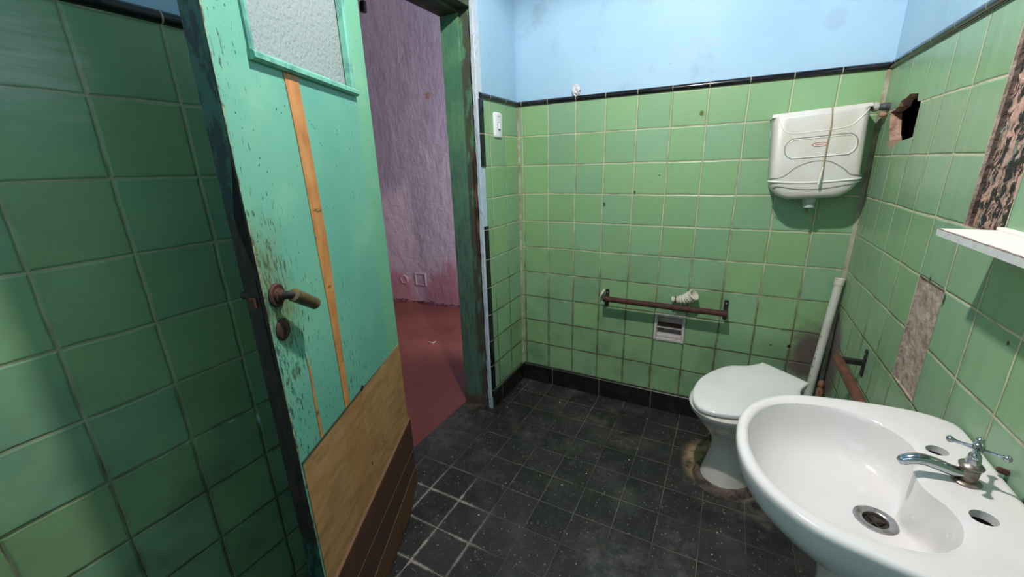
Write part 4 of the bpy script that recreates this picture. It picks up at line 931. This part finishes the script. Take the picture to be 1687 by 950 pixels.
# ------------------------------------------------------------ tap
tap = thing('basin_tap', 'small chrome cross-handle tap standing at the back of the basin', 'tap', (1.431, -1.2535, ZR))
tx, ty = 1.431, -1.2535; zb = ZR + .0003
part('base_flange', lathe(BM(), [(.0185, 0), (.0185, .002), (.015, .0045), (.012, .005)], (tx, ty, zb), (0, 0, 1), 28), M['brass'], tap, True, 'corroded brown base flange')
part('tap_body', lathe(BM(), [(.0115, .0045), (.0120, .012), (.0125, .024), (.0120, .027), (.0100, .029)], (tx, ty, zb), (0, 0, 1), 28), M['brass'], tap, True)
part('bonnet_ring', lathe(BM(), [(.010, .028), (.0150, .029), (.0155, .032), (.0130, .035), (.0110, .036), (.0095, .037)], (tx, ty, zb), (0, 0, 1), 28), M['brass'], tap, True)
part('bonnet', lathe(BM(), [(.0095, .036), (.0092, .042), (.0080, .050), (.0066, .054), (.0050, .055), (.0050, .060)], (tx, ty, zb), (0, 0, 1), 24), M['chrome'], tap, True)
sp = [(tx - .004, ty, zb + .014), (tx - .022, ty - .001, zb + .0155), (tx - .040, ty - .002, zb + .021), (tx - .058, ty - .003, zb + .0245), (tx - .072, ty - .004, zb + .0225), (tx - .083, ty - .0045, zb + .016), (tx - .0885, ty - .0048, zb + .0105)]
part('spout', tube(BM(), spline(sp, False, 6), [.0086 + .0010 * sin(pi * min(1, i / 30)) - (.0035 * max(0, (i - 31) / 5)) for i in range(37)], 20), M['chrome'], tap, True)
bm = BM(); hz = zb + .0645; sphere(bm, (tx, ty, hz), .0078, 0, 18, (1, 1, .8)); lathe(bm, [(.0075, .004), (.0068, .009), (.0040, .0115), (.001, .012)], (tx, ty, hz), (0, 0, 1), 20)
hb = part('cross_handle', bm, M['chrome'], tap, True)
for k in range(4):
    q = radians(-25) + k * pi / 2; dv = Vector((cos(q), sin(q), 0)); bm = BM(); c0 = Vector((tx, ty, hz))
    tube(bm, [c0 + dv * .004, c0 + dv * .012, c0 + dv * .021, c0 + dv * .027, c0 + dv * .030], [.0040, .0028, .0024, .0034, .0038], 12); sphere(bm, c0 + dv * .0312, .0056, 0, 14)
    obj('handle_arm', bm, M['chrome'], hb, True)

# ------------------------------------------------------------ shelf on the right wall
sh = thing('wall_shelf', 'small white board shelf on the right wall above the basin', 'shelf', (1.446, -1.3, 1.157))
part('shelf_board', B(1.4005, XW - .0005, -1.62, -0.992, 1.1565, 1.1695), M['shelf'], sh)
part('edge_band', B(1.3985, 1.4005, -1.62, -0.992, 1.1562, 1.1682), M['shelf_edge'], sh, label='grey front edge band peeling at the top')
bm = BM(); rnd = random.Random(6); prev = None
for k in range(60):
    y = -0.995 - k * .0105; w_ = .0012 + .0035 * rnd.random() * (1 if (k % 13) > 3 else .2)
    r = ring(bm, [Vector((1.3990, y, 1.1684)), Vector((1.3990, y, 1.1701)), Vector((1.3990 + w_, y, 1.1701)), Vector((1.3990 + w_, y, 1.1684))])
    if prev: bridge(bm, prev, r)
    else: cap(bm, r)
    prev = r
cap(bm, prev); part('chipped_edge', bm, M['shelf_chip'], sh)
part('rear_ledge', B(XW - .012, XW - .0005, -1.62, -0.987, 1.1697, 1.1750, bev=.001), M['shelf'], sh)

# ------------------------------------------------------------ hall: hanging lamp socket, scrap
ls = thing('hanging_lamp_socket', 'small black empty lamp socket hanging on a wire in the hall', 'lamp socket', (-0.945, -0.112, 2.175))
sx, sy, sz = -0.945, -0.112, 2.175
part('socket_body', lathe(BM(), [(.016, -.004), (.020, 0), (.021, .020), (.019, .022), (.020, .026), (.020, .044), (.014, .052), (.006, .056)], (sx, sy, sz), (0.06, 0, 1), 20), M['black_plastic'], ls, True)
part('wire', tube(BM(), [(sx + .003, sy, sz + .052), (sx + .012, sy, sz + .16), (sx + .012, sy, CZ - .001)], .0028, 8), M['black_plastic'], ls, True)
bm = BM(); box(bm, -0.945, -0.895, 0.165, 0.171, -.0008, .004, bev=.001); box(bm, -0.901, -0.895, 0.171, 0.195, -.0008, .004, bev=.001)
tag(obj('paper_scrap', bm, M['scrap']), 'tiny white bent scrap lying on the red hall floor', 'scrap')
